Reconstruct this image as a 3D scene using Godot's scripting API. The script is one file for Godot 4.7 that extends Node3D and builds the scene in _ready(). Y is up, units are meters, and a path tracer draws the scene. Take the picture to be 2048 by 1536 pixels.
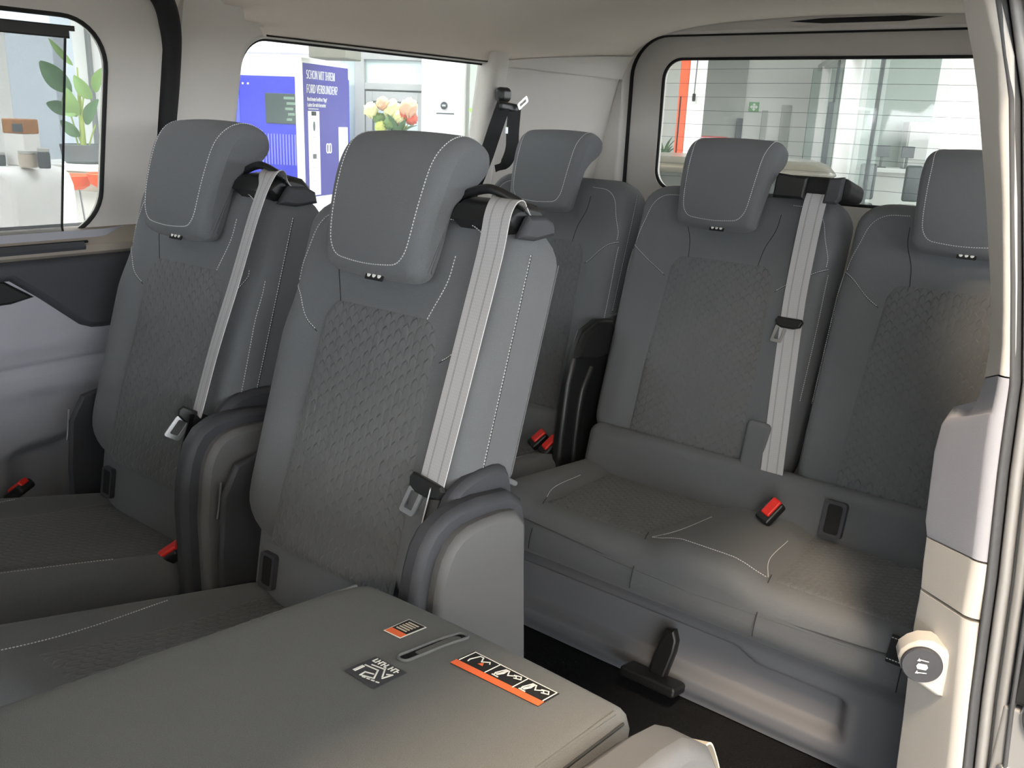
extends Node3D
# Van cabin in a car showroom. x runs towards the tailgate, -z to the far side wall, y up; metres.

const S1 := Vector3(0.9056, 0, -0.4242)   # axes of the showroom, which stands askew to the van
const S2 := Vector3(0.4242, 0, 0.9056)
var used := {}
var mat := {}


class Shape:
	# collects triangles (counter-clockwise seen from outside), then becomes one ArrayMesh
	var v := PackedVector3Array()
	var n := PackedVector3Array()
	var uv := PackedVector2Array()
	var t := PackedInt32Array()
	var explicit := false

	func p(at: Vector3, tex := Vector2.ZERO, nor := Vector3.ZERO) -> int:
		v.append(at); uv.append(tex); n.append(nor)
		return v.size() - 1

	func tri(a: int, b: int, c: int) -> void:
		t.append(a); t.append(b); t.append(c)

	func quad(a: int, b: int, c: int, d: int) -> void:
		tri(a, b, c); tri(a, c, d)

	func grid(rows: Array, closed := false, tex := []) -> void:
		var first := v.size()
		var m: int = rows[0].size()
		for i in rows.size():
			for j in m:
				p(rows[i][j], tex[i][j] if tex else Vector2(float(j) / m, float(i) / rows.size()))
		for i in rows.size() - 1:
			for j in (m if closed else m - 1):
				var k := (j + 1) % m
				quad(first + i * m + j, first + i * m + k, first + (i + 1) * m + k, first + (i + 1) * m + j)

	func fan(loop: PackedVector3Array, back := false) -> void:
		var c := Vector3.ZERO
		for q in loop: c += q
		var k := p(c / loop.size())
		var f := v.size()
		for q in loop: p(q)
		for j in loop.size():
			var a := f + j
			var b := f + (j + 1) % loop.size()
			if back: tri(k, b, a)
			else: tri(k, a, b)

	func add(o: Shape, x := Transform3D()) -> void:
		var f := v.size()
		for i in o.v.size():
			v.append(x * o.v[i]); uv.append(o.uv[i]); n.append(x.basis * o.n[i])
		for i in o.t: t.append(f + i)
		explicit = explicit or o.explicit

	func mesh(away = null) -> ArrayMesh:
		# faces are turned to point away from `away` (the middle when null)
		var c := Vector3.ZERO
		if away == null:
			for q in v: c += q
			c /= v.size()
		else:
			c = away
		var vol := 0.0
		for i in range(0, t.size(), 3):
			vol += (v[t[i]] - c).dot((v[t[i + 1]] - c).cross(v[t[i + 2]] - c))
		if vol < 0:
			for i in range(0, t.size(), 3):
				var s := t[i + 1]
				t[i + 1] = t[i + 2]; t[i + 2] = s
		if not explicit:
			var acc := PackedVector3Array(); acc.resize(v.size())
			for i in range(0, t.size(), 3):
				var f := (v[t[i + 1]] - v[t[i]]).cross(v[t[i + 2]] - v[t[i]])
				acc[t[i]] += f; acc[t[i + 1]] += f; acc[t[i + 2]] += f
			for i in v.size():
				n[i] = acc[i].normalized() if acc[i].length_squared() > 1e-20 else Vector3.UP
		var idx := PackedInt32Array(); idx.resize(t.size())
		for i in range(0, t.size(), 3):
			idx[i] = t[i]; idx[i + 1] = t[i + 2]; idx[i + 2] = t[i + 1]   # Godot's front faces run clockwise
		var a := []; a.resize(Mesh.ARRAY_MAX)
		a[Mesh.ARRAY_VERTEX] = v; a[Mesh.ARRAY_NORMAL] = n; a[Mesh.ARRAY_TEX_UV] = uv; a[Mesh.ARRAY_INDEX] = idx
		var m := ArrayMesh.new()
		m.add_surface_from_arrays(Mesh.PRIMITIVE_TRIANGLES, a)
		return m


# ---------------------------------------------------------------- naming

func numbered(called: String) -> String:
	if used.has(called):
		used[called] += 1
		return "%s_%03d" % [called, used[called]]
	used[called] = 0
	return called

func tag(o: Node3D, label: String, category: String, group := "", kind := "") -> Node3D:
	o.set_meta("label", label)
	o.set_meta("category", category)
	if group: o.set_meta("group", group)
	if kind: o.set_meta("kind", kind)
	return o

func thing(called: String, label: String, category: String, at := Transform3D(), group := "") -> Node3D:
	var o := Node3D.new()
	o.name = numbered(called)
	add_child(o)
	o.transform = at
	return tag(o, label, category, group)

func part(called: String, m: Mesh, material: Material, parent: Node3D, at := Transform3D(), label := "") -> MeshInstance3D:
	var o := MeshInstance3D.new()
	o.name = called
	o.mesh = m
	o.material_override = material
	parent.add_child(o, true)
	o.transform = at
	if label: o.set_meta("label", label)
	return o

func solo(called: String, m: Mesh, material: Material, label: String, category: String, at := Transform3D(), group := "") -> MeshInstance3D:
	var o := part(numbered(called), m, material, self, at)
	tag(o, label, category, group)
	return o

func struct(called: String, m: Mesh, material: Material, label: String, category: String, at := Transform3D()) -> MeshInstance3D:
	var o := solo(called, m, material, label, category, at)
	o.set_meta("kind", "structure")
	return o

func copy_of(o: Node3D, label := "") -> Node3D:
	var c: Node3D = o.duplicate()
	c.name = numbered(String(o.name))
	add_child(c)
	if label: c.set_meta("label", label)
	return c


# ---------------------------------------------------------------- places

func sp(a: float, b: float, y: float) -> Vector3:   # a point in the showroom
	return S1 * a + S2 * b + Vector3(0, y, 0)

func st(a: float, b: float, y: float, turn := 0.0) -> Transform3D:   # stands there, its +z side towards the van
	return Transform3D(Basis(S2, Vector3.UP, -S1) * Basis(Vector3.UP, turn), sp(a, b, y))

func at(x: float, y: float, z: float) -> Transform3D:
	return Transform3D(Basis(), Vector3(x, y, z))


# ---------------------------------------------------------------- shapes

func rbox_shape(size: Vector3, r: float, s := 2) -> Shape:
	var sh := Shape.new()
	sh.explicit = true
	var h := size / 2.0
	r = minf(r, minf(h.x, minf(h.y, h.z)) * 0.999)
	var off := []
	for k in s + 1:
		off.append(r * tan(PI / 4 * (1.0 - float(k) / s)))
	for ax in 3:
		for sg in [-1.0, 1.0]:
			var b: int = (ax + 1) % 3
			var c: int = (ax + 2) % 3
			var lb := []; var lc := []
			for o in off:
				lb.append(-h[b] + r - o); lc.append(-h[c] + r - o)
			for k in off.size():
				lb.append(h[b] - r + off[off.size() - 1 - k]); lc.append(h[c] - r + off[off.size() - 1 - k])
			var f := sh.v.size()
			var m := lb.size()
			for i in m:
				for j in m:
					var q := Vector3.ZERO
					q[ax] = h[ax] * sg; q[b] = lb[i]; q[c] = lc[j]
					var inner := q.clamp(-h + Vector3.ONE * r, h - Vector3.ONE * r)
					var d := (q - inner).normalized()
					sh.p(inner + d * r, Vector2(q[b], q[c]), d)
			for i in m - 1:
				for j in m - 1:
					if sg > 0: sh.quad(f + i * m + j, f + (i + 1) * m + j, f + (i + 1) * m + j + 1, f + i * m + j + 1)
					else: sh.quad(f + i * m + j, f + i * m + j + 1, f + (i + 1) * m + j + 1, f + (i + 1) * m + j)
	return sh

func rbox(size: Vector3, r := 0.004, s := 2) -> ArrayMesh:
	return rbox_shape(size, r, s).mesh()

func box_shape(size: Vector3) -> Shape:
	return rbox_shape(size, minf(size.x, minf(size.y, size.z)) * 0.04, 1)

func smooth_path(pts: Array, steps := 8, closed := false) -> Array:
	var out := []
	var m := pts.size()
	for i in (m if closed else m - 1):
		var a = pts[(i - 1 + m) % m] if closed or i > 0 else pts[0] * 2.0 - pts[1]
		var b = pts[i]
		var c = pts[(i + 1) % m]
		var d = pts[(i + 2) % m] if closed or i + 2 < m else pts[m - 1] * 2.0 - pts[m - 2]
		for k in steps:
			out.append(b.cubic_interpolate(c, a, d, float(k) / steps))
	if not closed: out.append(pts[m - 1])
	return out

func tube_shape(pts: Array, r, segs := 8, closed := false) -> Shape:
	var sh := Shape.new()
	var rows := []
	var m := pts.size()
	var t0: Vector3 = (pts[1] - pts[0]).normalized()
	var nrm := t0.cross(Vector3.UP if absf(t0.y) < 0.9 else Vector3.RIGHT).normalized()
	for i in m:
		var ta: Vector3
		if closed: ta = (pts[(i + 1) % m] - pts[(i - 1 + m) % m]).normalized()
		else: ta = (pts[mini(i + 1, m - 1)] - pts[maxi(i - 1, 0)]).normalized()
		nrm = (nrm - ta * nrm.dot(ta)).normalized()
		var bi := ta.cross(nrm)
		var rad: float = r[i] if r is Array else r
		var row := PackedVector3Array()
		for k in segs:
			var an := TAU * k / segs
			row.append(pts[i] + (nrm * cos(an) + bi * sin(an)) * rad)
		rows.append(row)
	if closed: rows.append(rows[0])
	sh.grid(rows, true)
	if not closed:
		sh.fan(rows[0], true); sh.fan(rows[m - 1])
	return sh

func tube(pts: Array, r, segs := 8, closed := false) -> ArrayMesh:
	return tube_shape(pts, r, segs, closed).mesh()

func lathe(profile: Array, segs := 24) -> ArrayMesh:   # profile of Vector2(radius, height), from below to above
	var sh := Shape.new()
	var rows := []
	for q in profile:
		var row := PackedVector3Array()
		for k in segs:
			row.append(Vector3(q.x * cos(TAU * k / segs), q.y, q.x * sin(TAU * k / segs)))
		rows.append(row)
	for i in rows.size() - 1:   # each step is a band of its own where the profile turns sharply
		sh.grid([rows[i], rows[i + 1]], true)
	sh.fan(rows[0], true); sh.fan(rows[rows.size() - 1])
	return sh.mesh()

func extrude_shape(poly: Array, depth: float, bevel := 0.0) -> Shape:   # polygon in xy, thickness along z about 0
	var sh := Shape.new()
	sh.explicit = true
	var pp := PackedVector2Array(poly)
	if Geometry2D.is_polygon_clockwise(pp): pp.reverse()
	var m := pp.size()
	var nor := PackedVector2Array(); nor.resize(m)
	var en := PackedVector2Array(); en.resize(m)
	for i in m:
		var e := (pp[(i + 1) % m] - pp[i]).normalized()
		en[i] = Vector2(e.y, -e.x)
	# the side of Geometry2D's winding that points out
	var area := 0.0
	for i in m: area += pp[i].cross(pp[(i + 1) % m])
	if area < 0:
		for i in m: en[i] = -en[i]
	for i in m:
		var q := en[(i - 1 + m) % m] + en[i]
		nor[i] = q / maxf(0.3, q.dot(en[i]))
	var inset := PackedVector2Array()
	for i in m: inset.append(pp[i] - nor[i] * bevel)
	var h := depth / 2
	var idx := Geometry2D.triangulate_polygon(inset)
	for sg in [1.0, -1.0]:
		var f := sh.v.size()
		for q in inset: sh.p(Vector3(q.x, q.y, h * sg), q, Vector3(0, 0, sg))
		for i in range(0, idx.size(), 3):
			var a := inset[idx[i]]; var b := inset[idx[i + 1]]; var c := inset[idx[i + 2]]
			if ((b - a).cross(c - a) > 0) == (sg > 0): sh.tri(f + idx[i], f + idx[i + 1], f + idx[i + 2])
			else: sh.tri(f + idx[i], f + idx[i + 2], f + idx[i + 1])
	for i in m:
		var k := (i + 1) % m
		var na := en[i]; var nb := en[i]
		if en[(i - 1 + m) % m].dot(en[i]) > 0.75: na = (en[(i - 1 + m) % m] + en[i]).normalized()
		if en[k].dot(en[i]) > 0.75: nb = (en[k] + en[i]).normalized()
		var A := Vector3(na.x, na.y, 0); var B := Vector3(nb.x, nb.y, 0)
		var hb := h - bevel
		var q := [Vector3(pp[i].x, pp[i].y, -hb), Vector3(pp[k].x, pp[k].y, -hb), Vector3(pp[k].x, pp[k].y, hb), Vector3(pp[i].x, pp[i].y, hb)]
		var w := [sh.p(q[0], pp[i], A), sh.p(q[1], pp[k], B), sh.p(q[2], pp[k], B), sh.p(q[3], pp[i], A)]
		if area > 0: sh.quad(w[0], w[1], w[2], w[3])
		else: sh.quad(w[3], w[2], w[1], w[0])
		if bevel > 0:
			for sg in [1.0, -1.0]:
				var z := Vector3(0, 0, sg)
				var e := [sh.p(Vector3(pp[i].x, pp[i].y, hb * sg), pp[i], (A + z * 0.35).normalized()), sh.p(Vector3(pp[k].x, pp[k].y, hb * sg), pp[k], (B + z * 0.35).normalized()), sh.p(Vector3(inset[k].x, inset[k].y, h * sg), inset[k], (z + B * 0.35).normalized()), sh.p(Vector3(inset[i].x, inset[i].y, h * sg), inset[i], (z + A * 0.35).normalized())]
				if (area > 0) == (sg > 0): sh.quad(e[0], e[1], e[2], e[3])
				else: sh.quad(e[3], e[2], e[1], e[0])
	return sh

func extrude(poly: Array, depth: float, bevel := 0.0) -> ArrayMesh:
	return extrude_shape(poly, depth, bevel).mesh()

func rloop(x0: float, x1: float, y0: float, y1: float, r: float, steps := 10, along := 12) -> Array:   # rounded rectangle, the same count of points whatever its size
	var out := []
	for k in 4:
		var c: Vector2 = [Vector2(x1 - r, y1 - r), Vector2(x0 + r, y1 - r), Vector2(x0 + r, y0 + r), Vector2(x1 - r, y0 + r)][k]
		for i in steps + 1:
			var an := PI / 2 * (k + float(i) / steps)
			out.append(c + Vector2(cos(an), sin(an)) * r)
		var nx: Vector2 = [Vector2(x0 + r, y1), Vector2(x0, y0 + r), Vector2(x1 - r, y0), Vector2(x1, y1 - r)][k]
		var last: Vector2 = out[out.size() - 1]
		for i in range(1, along): out.append(last.lerp(nx, float(i) / along))
	return out

func ring_slab(outer: Array, inner: Array, place: Callable, thick: float, soft := 0.0) -> Shape:   # a slab with an opening; place(p2, depth) -> point; soft rounds the opening's edge
	var sh := Shape.new()
	var rows := []
	var dirs := []
	for i in inner.size(): dirs.append((outer[i] - inner[i]).normalized())
	var lay := func(f: Callable):
		var row := PackedVector3Array()
		for i in inner.size(): row.append(f.call(i))
		return row
	var a := []
	a.append(lay.call(func(i): return place.call(outer[i], thick)))
	a.append(lay.call(func(i): return place.call(outer[i], 0.0)))
	sh.grid(a, true)
	var b := [lay.call(func(i): return place.call(outer[i], 0.0))]
	for k in 4:
		b.append(lay.call(func(i): return place.call(outer[i].lerp(inner[i] + dirs[i] * soft, (k + 1) / 4.0), 0.0)))
	if soft > 0:
		for k in range(1, 6):
			var an := PI / 2 * k / 5.0
			b.append(lay.call(func(i): return place.call(inner[i] + dirs[i] * soft * (1 - sin(an)), soft * (1 - cos(an)))))
		b.append(lay.call(func(i): return place.call(inner[i], thick)))
		sh.grid(b, true)
	else:
		sh.grid(b, true)
		sh.grid([lay.call(func(i): return place.call(inner[i], 0.0)), lay.call(func(i): return place.call(inner[i], thick))], true)
	sh.grid([lay.call(func(i): return place.call(inner[i], thick)), lay.call(func(i): return place.call(outer[i], thick))], true)
	return sh

func sheet(loop: Array, place: Callable, thick: float) -> ArrayMesh:   # a flat pane with the outline of a loop
	var sh := Shape.new()
	var f := PackedVector3Array(); var b := PackedVector3Array()
	for q in loop:
		f.append(place.call(q, 0.0)); b.append(place.call(q, thick))
	sh.fan(f); sh.fan(b, true); sh.grid([b, f], true)
	return sh.mesh()

func ribbon(pts: Array, side, width: float, thick := 0.0016) -> ArrayMesh:   # a strap along pts, its width along side
	var sh := Shape.new()
	var m := pts.size()
	var c := [[], [], [], []]
	var len := 0.0
	var tex := []
	for i in m:
		if i > 0: len += (pts[i] - pts[i - 1]).length()
		var ta: Vector3 = (pts[mini(i + 1, m - 1)] - pts[maxi(i - 1, 0)]).normalized()
		var s: Vector3 = side[i] if side is Array else side
		s = (s - ta * s.dot(ta)).normalized()
		var up := ta.cross(s)
		c[0].append(pts[i] - s * width / 2 + up * thick / 2); c[1].append(pts[i] + s * width / 2 + up * thick / 2)
		c[2].append(pts[i] + s * width / 2 - up * thick / 2); c[3].append(pts[i] - s * width / 2 - up * thick / 2)
		tex.append(len)
	for k in 4:
		var rows := []; var uvs := []
		for i in m:
			rows.append(PackedVector3Array([c[k][i], c[(k + 1) % 4][i]]))
			uvs.append([Vector2(0, tex[i]), Vector2(1, tex[i])] if k % 2 == 0 else [Vector2(0.01, tex[i]), Vector2(0.02, tex[i])])
		sh.grid(rows, false, uvs)
	sh.quad(sh.p(c[0][0]), sh.p(c[3][0]), sh.p(c[2][0]), sh.p(c[1][0]))
	sh.quad(sh.p(c[0][m - 1]), sh.p(c[1][m - 1]), sh.p(c[2][m - 1]), sh.p(c[3][m - 1]))
	return sh.mesh()

func resample(pts: Array, step: float) -> Array:
	var out := [pts[0]]
	var need := step
	for i in range(1, pts.size()):
		var a: Vector3 = pts[i - 1]
		var d: float = (pts[i] - a).length()
		while d >= need:
			a = a.lerp(pts[i], need / d)
			out.append(a)
			d = (pts[i] - a).length()
			need = step
		need -= d
	return out

func stitch_into(sh: Shape, pts: Array, pitch := 0.0044, dash := 0.0029, r := 0.0008) -> void:
	var q := resample(pts, pitch)
	for i in q.size() - 1:
		var d: Vector3 = (q[i + 1] - q[i]).normalized()
		sh.add(tube_shape([q[i], q[i] + d * dash * 0.15, q[i] + d * dash * 0.85, q[i] + d * dash], [r * 0.5, r, r, r * 0.5], 5))

func pad_shape(o: Dictionary, front: Callable, place: Callable) -> Shape:
	# an upholstered block: hw half width, v0..v1 its run, t thickness, rs edge rounding, rt / rb rounding of the two ends
	var sh := Shape.new()
	var nu: int = o.get("nu", 36)
	var nv: int = o.get("nv", 44)
	var vs := []
	for i in 9: vs.append(o.v0 + o.rb * (1 - cos(PI / 2 * i / 8.0)))
	for i in range(1, nv): vs.append(lerpf(o.v0 + o.rb, o.v1 - o.rt, float(i) / nv))
	for i in 9: vs.append(o.v1 - o.rt * (1 - sin(PI / 2 * i / 8.0)))
	var rows := []; var uvs := []
	for v in vs:
		var k := 1.0; var rr := 0.0
		if v > o.v1 - o.rt:
			k = sqrt(maxf(0, 1 - pow((v - o.v1 + o.rt) / o.rt, 2))); rr = o.rt
		elif v < o.v0 + o.rb:
			k = sqrt(maxf(0, 1 - pow((o.v0 + o.rb - v) / o.rb, 2))); rr = o.rb
		var h: float = o.hw - minf(rr, o.get("rc", rr)) * (1 - k)
		var re: float = minf(o.t / 2, rr) * 0.9 * (1 - k)
		var row := PackedVector3Array(); var tx := []
		for j in nu + 1:
			var q := -1 + 2.0 * j / nu
			q = sin(q * PI / 2) * 0.55 + q * 0.45
			var u := h * q
			row.append(place.call(u, v, front.call(u, v) - edge_drop(u, h, o.rs) - re)); tx.append(Vector2(u, v))
		for j in 3:
			row.append(place.call(h, v, lerpf(front.call(h, v) - o.rs - re, -o.t + o.rs * 0.6 + re, (j + 1) / 4.0))); tx.append(Vector2(h, v))
		for j in nu + 1:
			var q := 1 - 2.0 * j / nu
			q = sin(q * PI / 2) * 0.55 + q * 0.45
			var u := h * q
			row.append(place.call(u, v, -o.t + edge_drop(u, h, o.rs) * 0.6 + re)); tx.append(Vector2(u, v))
		for j in 3:
			row.append(place.call(-h, v, lerpf(-o.t + o.rs * 0.6 + re, front.call(-h, v) - o.rs - re, (j + 1) / 4.0))); tx.append(Vector2(-h, v))
		rows.append(row); uvs.append(tx)
	sh.grid(rows, true, uvs)
	sh.fan(rows[0], true); sh.fan(rows[rows.size() - 1])
	return sh

func edge_drop(u: float, h: float, rs: float) -> float:
	var e := (absf(u) - (h - rs)) / rs
	return rs * (1 - sqrt(maxf(0, 1 - e * e))) if e > 0 else 0.0

func patch(half: Callable, v0: float, v1: float, surf: Callable, rise := 0.003, nu := 28, nv := 40) -> ArrayMesh:
	# a sewn-in panel: follows surf(u, v, lift), swells by rise and dives under at its border
	var sh := Shape.new()
	var rows := []; var uvs := []
	var away: Vector3 = surf.call(0.0, (v0 + v1) / 2, -0.5)
	for i in nv + 1:
		var f := float(i) / nv
		f = f + 0.09 * sin(TAU * f) * -1.0
		var v := lerpf(v0, v1, f)
		var row := PackedVector3Array(); var tx := []
		for j in nu + 1:
			var q := -1 + 2.0 * j / nu
			q = sin(q * PI / 2) * 0.6 + q * 0.4
			var u: float = half.call(v) * q
			var b := maxf(absf(q), absf(2 * f - 1))
			row.append(surf.call(u, v, rise - (rise + 0.004) * pow(b, 26)))
			tx.append(Vector2(u, v))
		rows.append(row); uvs.append(tx)
	sh.grid(rows, false, uvs)
	return sh.mesh(away)

func stroke(sh: Shape, pts: Array, width: float, place: Callable, lift := 0.0) -> void:   # a flat printed line
	for i in pts.size() - 1:
		var a: Vector2 = pts[i]; var b: Vector2 = pts[i + 1]
		var d := (b - a).normalized() * width / 2
		var s := Vector2(-d.y, d.x)
		var q := [a - d - s, b + d - s, b + d + s, a - d + s]
		var lo := []; var hi := []
		for e in q:
			lo.append(sh.p(place.call(e, lift - 0.0004))); hi.append(sh.p(place.call(e, lift)))
		sh.quad(hi[0], hi[1], hi[2], hi[3])
		for k in 4: sh.quad(lo[k], lo[(k + 1) % 4], hi[(k + 1) % 4], hi[k])

func blot(sh: Shape, pts: Array, place: Callable, lift := 0.0) -> void:   # a flat printed patch, convex
	var hi := PackedVector3Array(); var lo := PackedVector3Array()
	for e in pts:
		hi.append(place.call(e, lift)); lo.append(place.call(e, lift - 0.0004))
	sh.fan(hi); sh.grid([lo, hi], true)

func words(text: String, height: float, width := 0.0, bold := false) -> TextMesh:
	var f := SystemFont.new()
	f.font_names = PackedStringArray(["Droid Sans"])
	if bold: f.font_weight = 700
	var m := TextMesh.new()
	m.text = text
	m.font = f
	m.font_size = 32
	m.pixel_size = height / 32.0 * 1.35
	m.depth = 0.004
	m.curve_step = 2.0
	return m


# ---------------------------------------------------------------- materials

func picture(w: int, h: int, f: Callable) -> ImageTexture:
	var im := Image.create(w, h, false, Image.FORMAT_RGB8)
	for y in h:
		for x in w: im.set_pixel(x, y, f.call(x, y))
	return ImageTexture.create_from_image(im)

func noise_normal(freq: float, strength: float, seed_at: int) -> NoiseTexture2D:
	var fn := FastNoiseLite.new()
	fn.noise_type = FastNoiseLite.TYPE_SIMPLEX
	fn.frequency = freq
	fn.seed = seed_at
	fn.fractal_octaves = 2
	var t := NoiseTexture2D.new()
	t.width = 256; t.height = 256
	t.noise = fn; t.seamless = true
	t.as_normal_map = true
	t.bump_strength = strength
	return t

func noise_colour(freq: float, dark: Color, light: Color, seed_at: int) -> NoiseTexture2D:
	var fn := FastNoiseLite.new()
	fn.noise_type = FastNoiseLite.TYPE_SIMPLEX
	fn.frequency = freq
	fn.seed = seed_at
	fn.fractal_octaves = 3
	var t := NoiseTexture2D.new()
	t.width = 256; t.height = 256
	t.noise = fn; t.seamless = true
	var g := Gradient.new()
	g.set_color(0, dark); g.set_color(1, light)
	t.color_ramp = g
	return t

func paint(called: String, c: Color, rough := 0.6, metal := 0.0, spec := 0.5) -> StandardMaterial3D:
	var m := StandardMaterial3D.new()
	m.resource_name = called
	m.albedo_color = c
	m.roughness = rough
	m.metallic = metal
	m.metallic_specular = spec
	mat[called] = m
	return m

func textured(called: String, dark: Color, light: Color, freq: float, scale: float, bump: float, rough: float, seed_at: int, spec := 0.3) -> StandardMaterial3D:
	var m := paint(called, Color.WHITE, rough, 0, spec)
	m.albedo_texture = noise_colour(freq, dark, light, seed_at)
	if bump > 0:
		m.normal_enabled = true
		m.normal_texture = noise_normal(0.12, bump, seed_at + 50)
		m.normal_scale = 1.0
	m.uv1_triplanar = true
	m.uv1_scale = Vector3.ONE * scale
	return m

func paint_once(called: String, c: Color, rough := 0.6) -> StandardMaterial3D:
	return mat[called] if mat.has(called) else paint(called, c, rough)


func _ready() -> void:
	set_up_camera_and_light()
	make_materials()
	build_showroom()
	build_shell()
	build_pillar()
	build_seats()
	build_folded_seat()
	build_bench()
	build_belts()
	build_window_views()


func set_up_camera_and_light() -> void:
	var cam := Camera3D.new()
	cam.name = "camera"
	cam.transform = Transform3D(Basis(Vector3(0.614, 0.039, 0.788), Vector3(0.203, 0.957, -0.206), Vector3(-0.762, 0.286, 0.580)).orthonormalized(), Vector3(0, 1.18, 0))
	cam.fov = 46.93
	cam.near = 0.05
	cam.far = 80.0
	add_child(cam)
	cam.current = true

	var env := Environment.new()
	env.tonemap_mode = Environment.TONE_MAPPER_LINEAR
	env.tonemap_exposure = 1.6
	env.background_mode = Environment.BG_SKY
	env.sdfgi_enabled = true
	env.ssao_enabled = true
	env.ssil_enabled = true
	var sky := Sky.new()
	var sm := ProceduralSkyMaterial.new()
	sm.sky_top_color = Color(0.88, 0.91, 0.95)
	sm.sky_horizon_color = Color(0.94, 0.95, 0.96)
	sm.ground_bottom_color = Color(0.42, 0.42, 0.42)
	sm.ground_horizon_color = Color(0.62, 0.62, 0.62)
	sm.sky_energy_multiplier = 2.7
	sm.ground_energy_multiplier = 1.0
	sky.sky_material = sm
	env.sky = sky
	var we := WorldEnvironment.new()
	we.name = "surroundings"
	we.environment = env
	add_child(we)


func ceiling_lamp(x: float, z: float, size: Vector2, energy: float, tint: Color, label: String) -> void:
	# a flat lamp panel under the showroom ceiling, shining down
	var o := thing("ceiling_lamp", label, "lamp", at(x, 3.40, z), "lamp panels under the showroom ceiling")
	part("frame", ring_slab(rloop(-size.x / 2 - 0.04, size.x / 2 + 0.04, -size.y / 2 - 0.04, size.y / 2 + 0.04, 0.03, 3, 2), rloop(-size.x / 2, size.x / 2, -size.y / 2, size.y / 2, 0.02, 3, 2), func(q, d): return Vector3(q.x, -0.04 + d, q.y), 0.05).mesh(), mat.white, o)
	var glow := StandardMaterial3D.new()
	glow.albedo_color = Color(0.9, 0.9, 0.88)
	glow.emission_enabled = true
	glow.emission = tint
	glow.emission_energy_multiplier = 2.0
	part("diffuser", rbox(Vector3(size.x, 0.02, size.y), 0.004), glow, o, at(0, 0.0, 0))
	var l := AreaLight3D.new()
	l.name = "glow"
	l.area_size = size
	l.light_energy = energy
	l.light_color = tint
	l.area_range = 40.0
	l.area_attenuation = 2.0
	l.shadow_enabled = true
	o.add_child(l)
	l.transform = Transform3D(Basis(Vector3.RIGHT, -PI / 2), Vector3(0, -0.045, 0))


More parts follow.
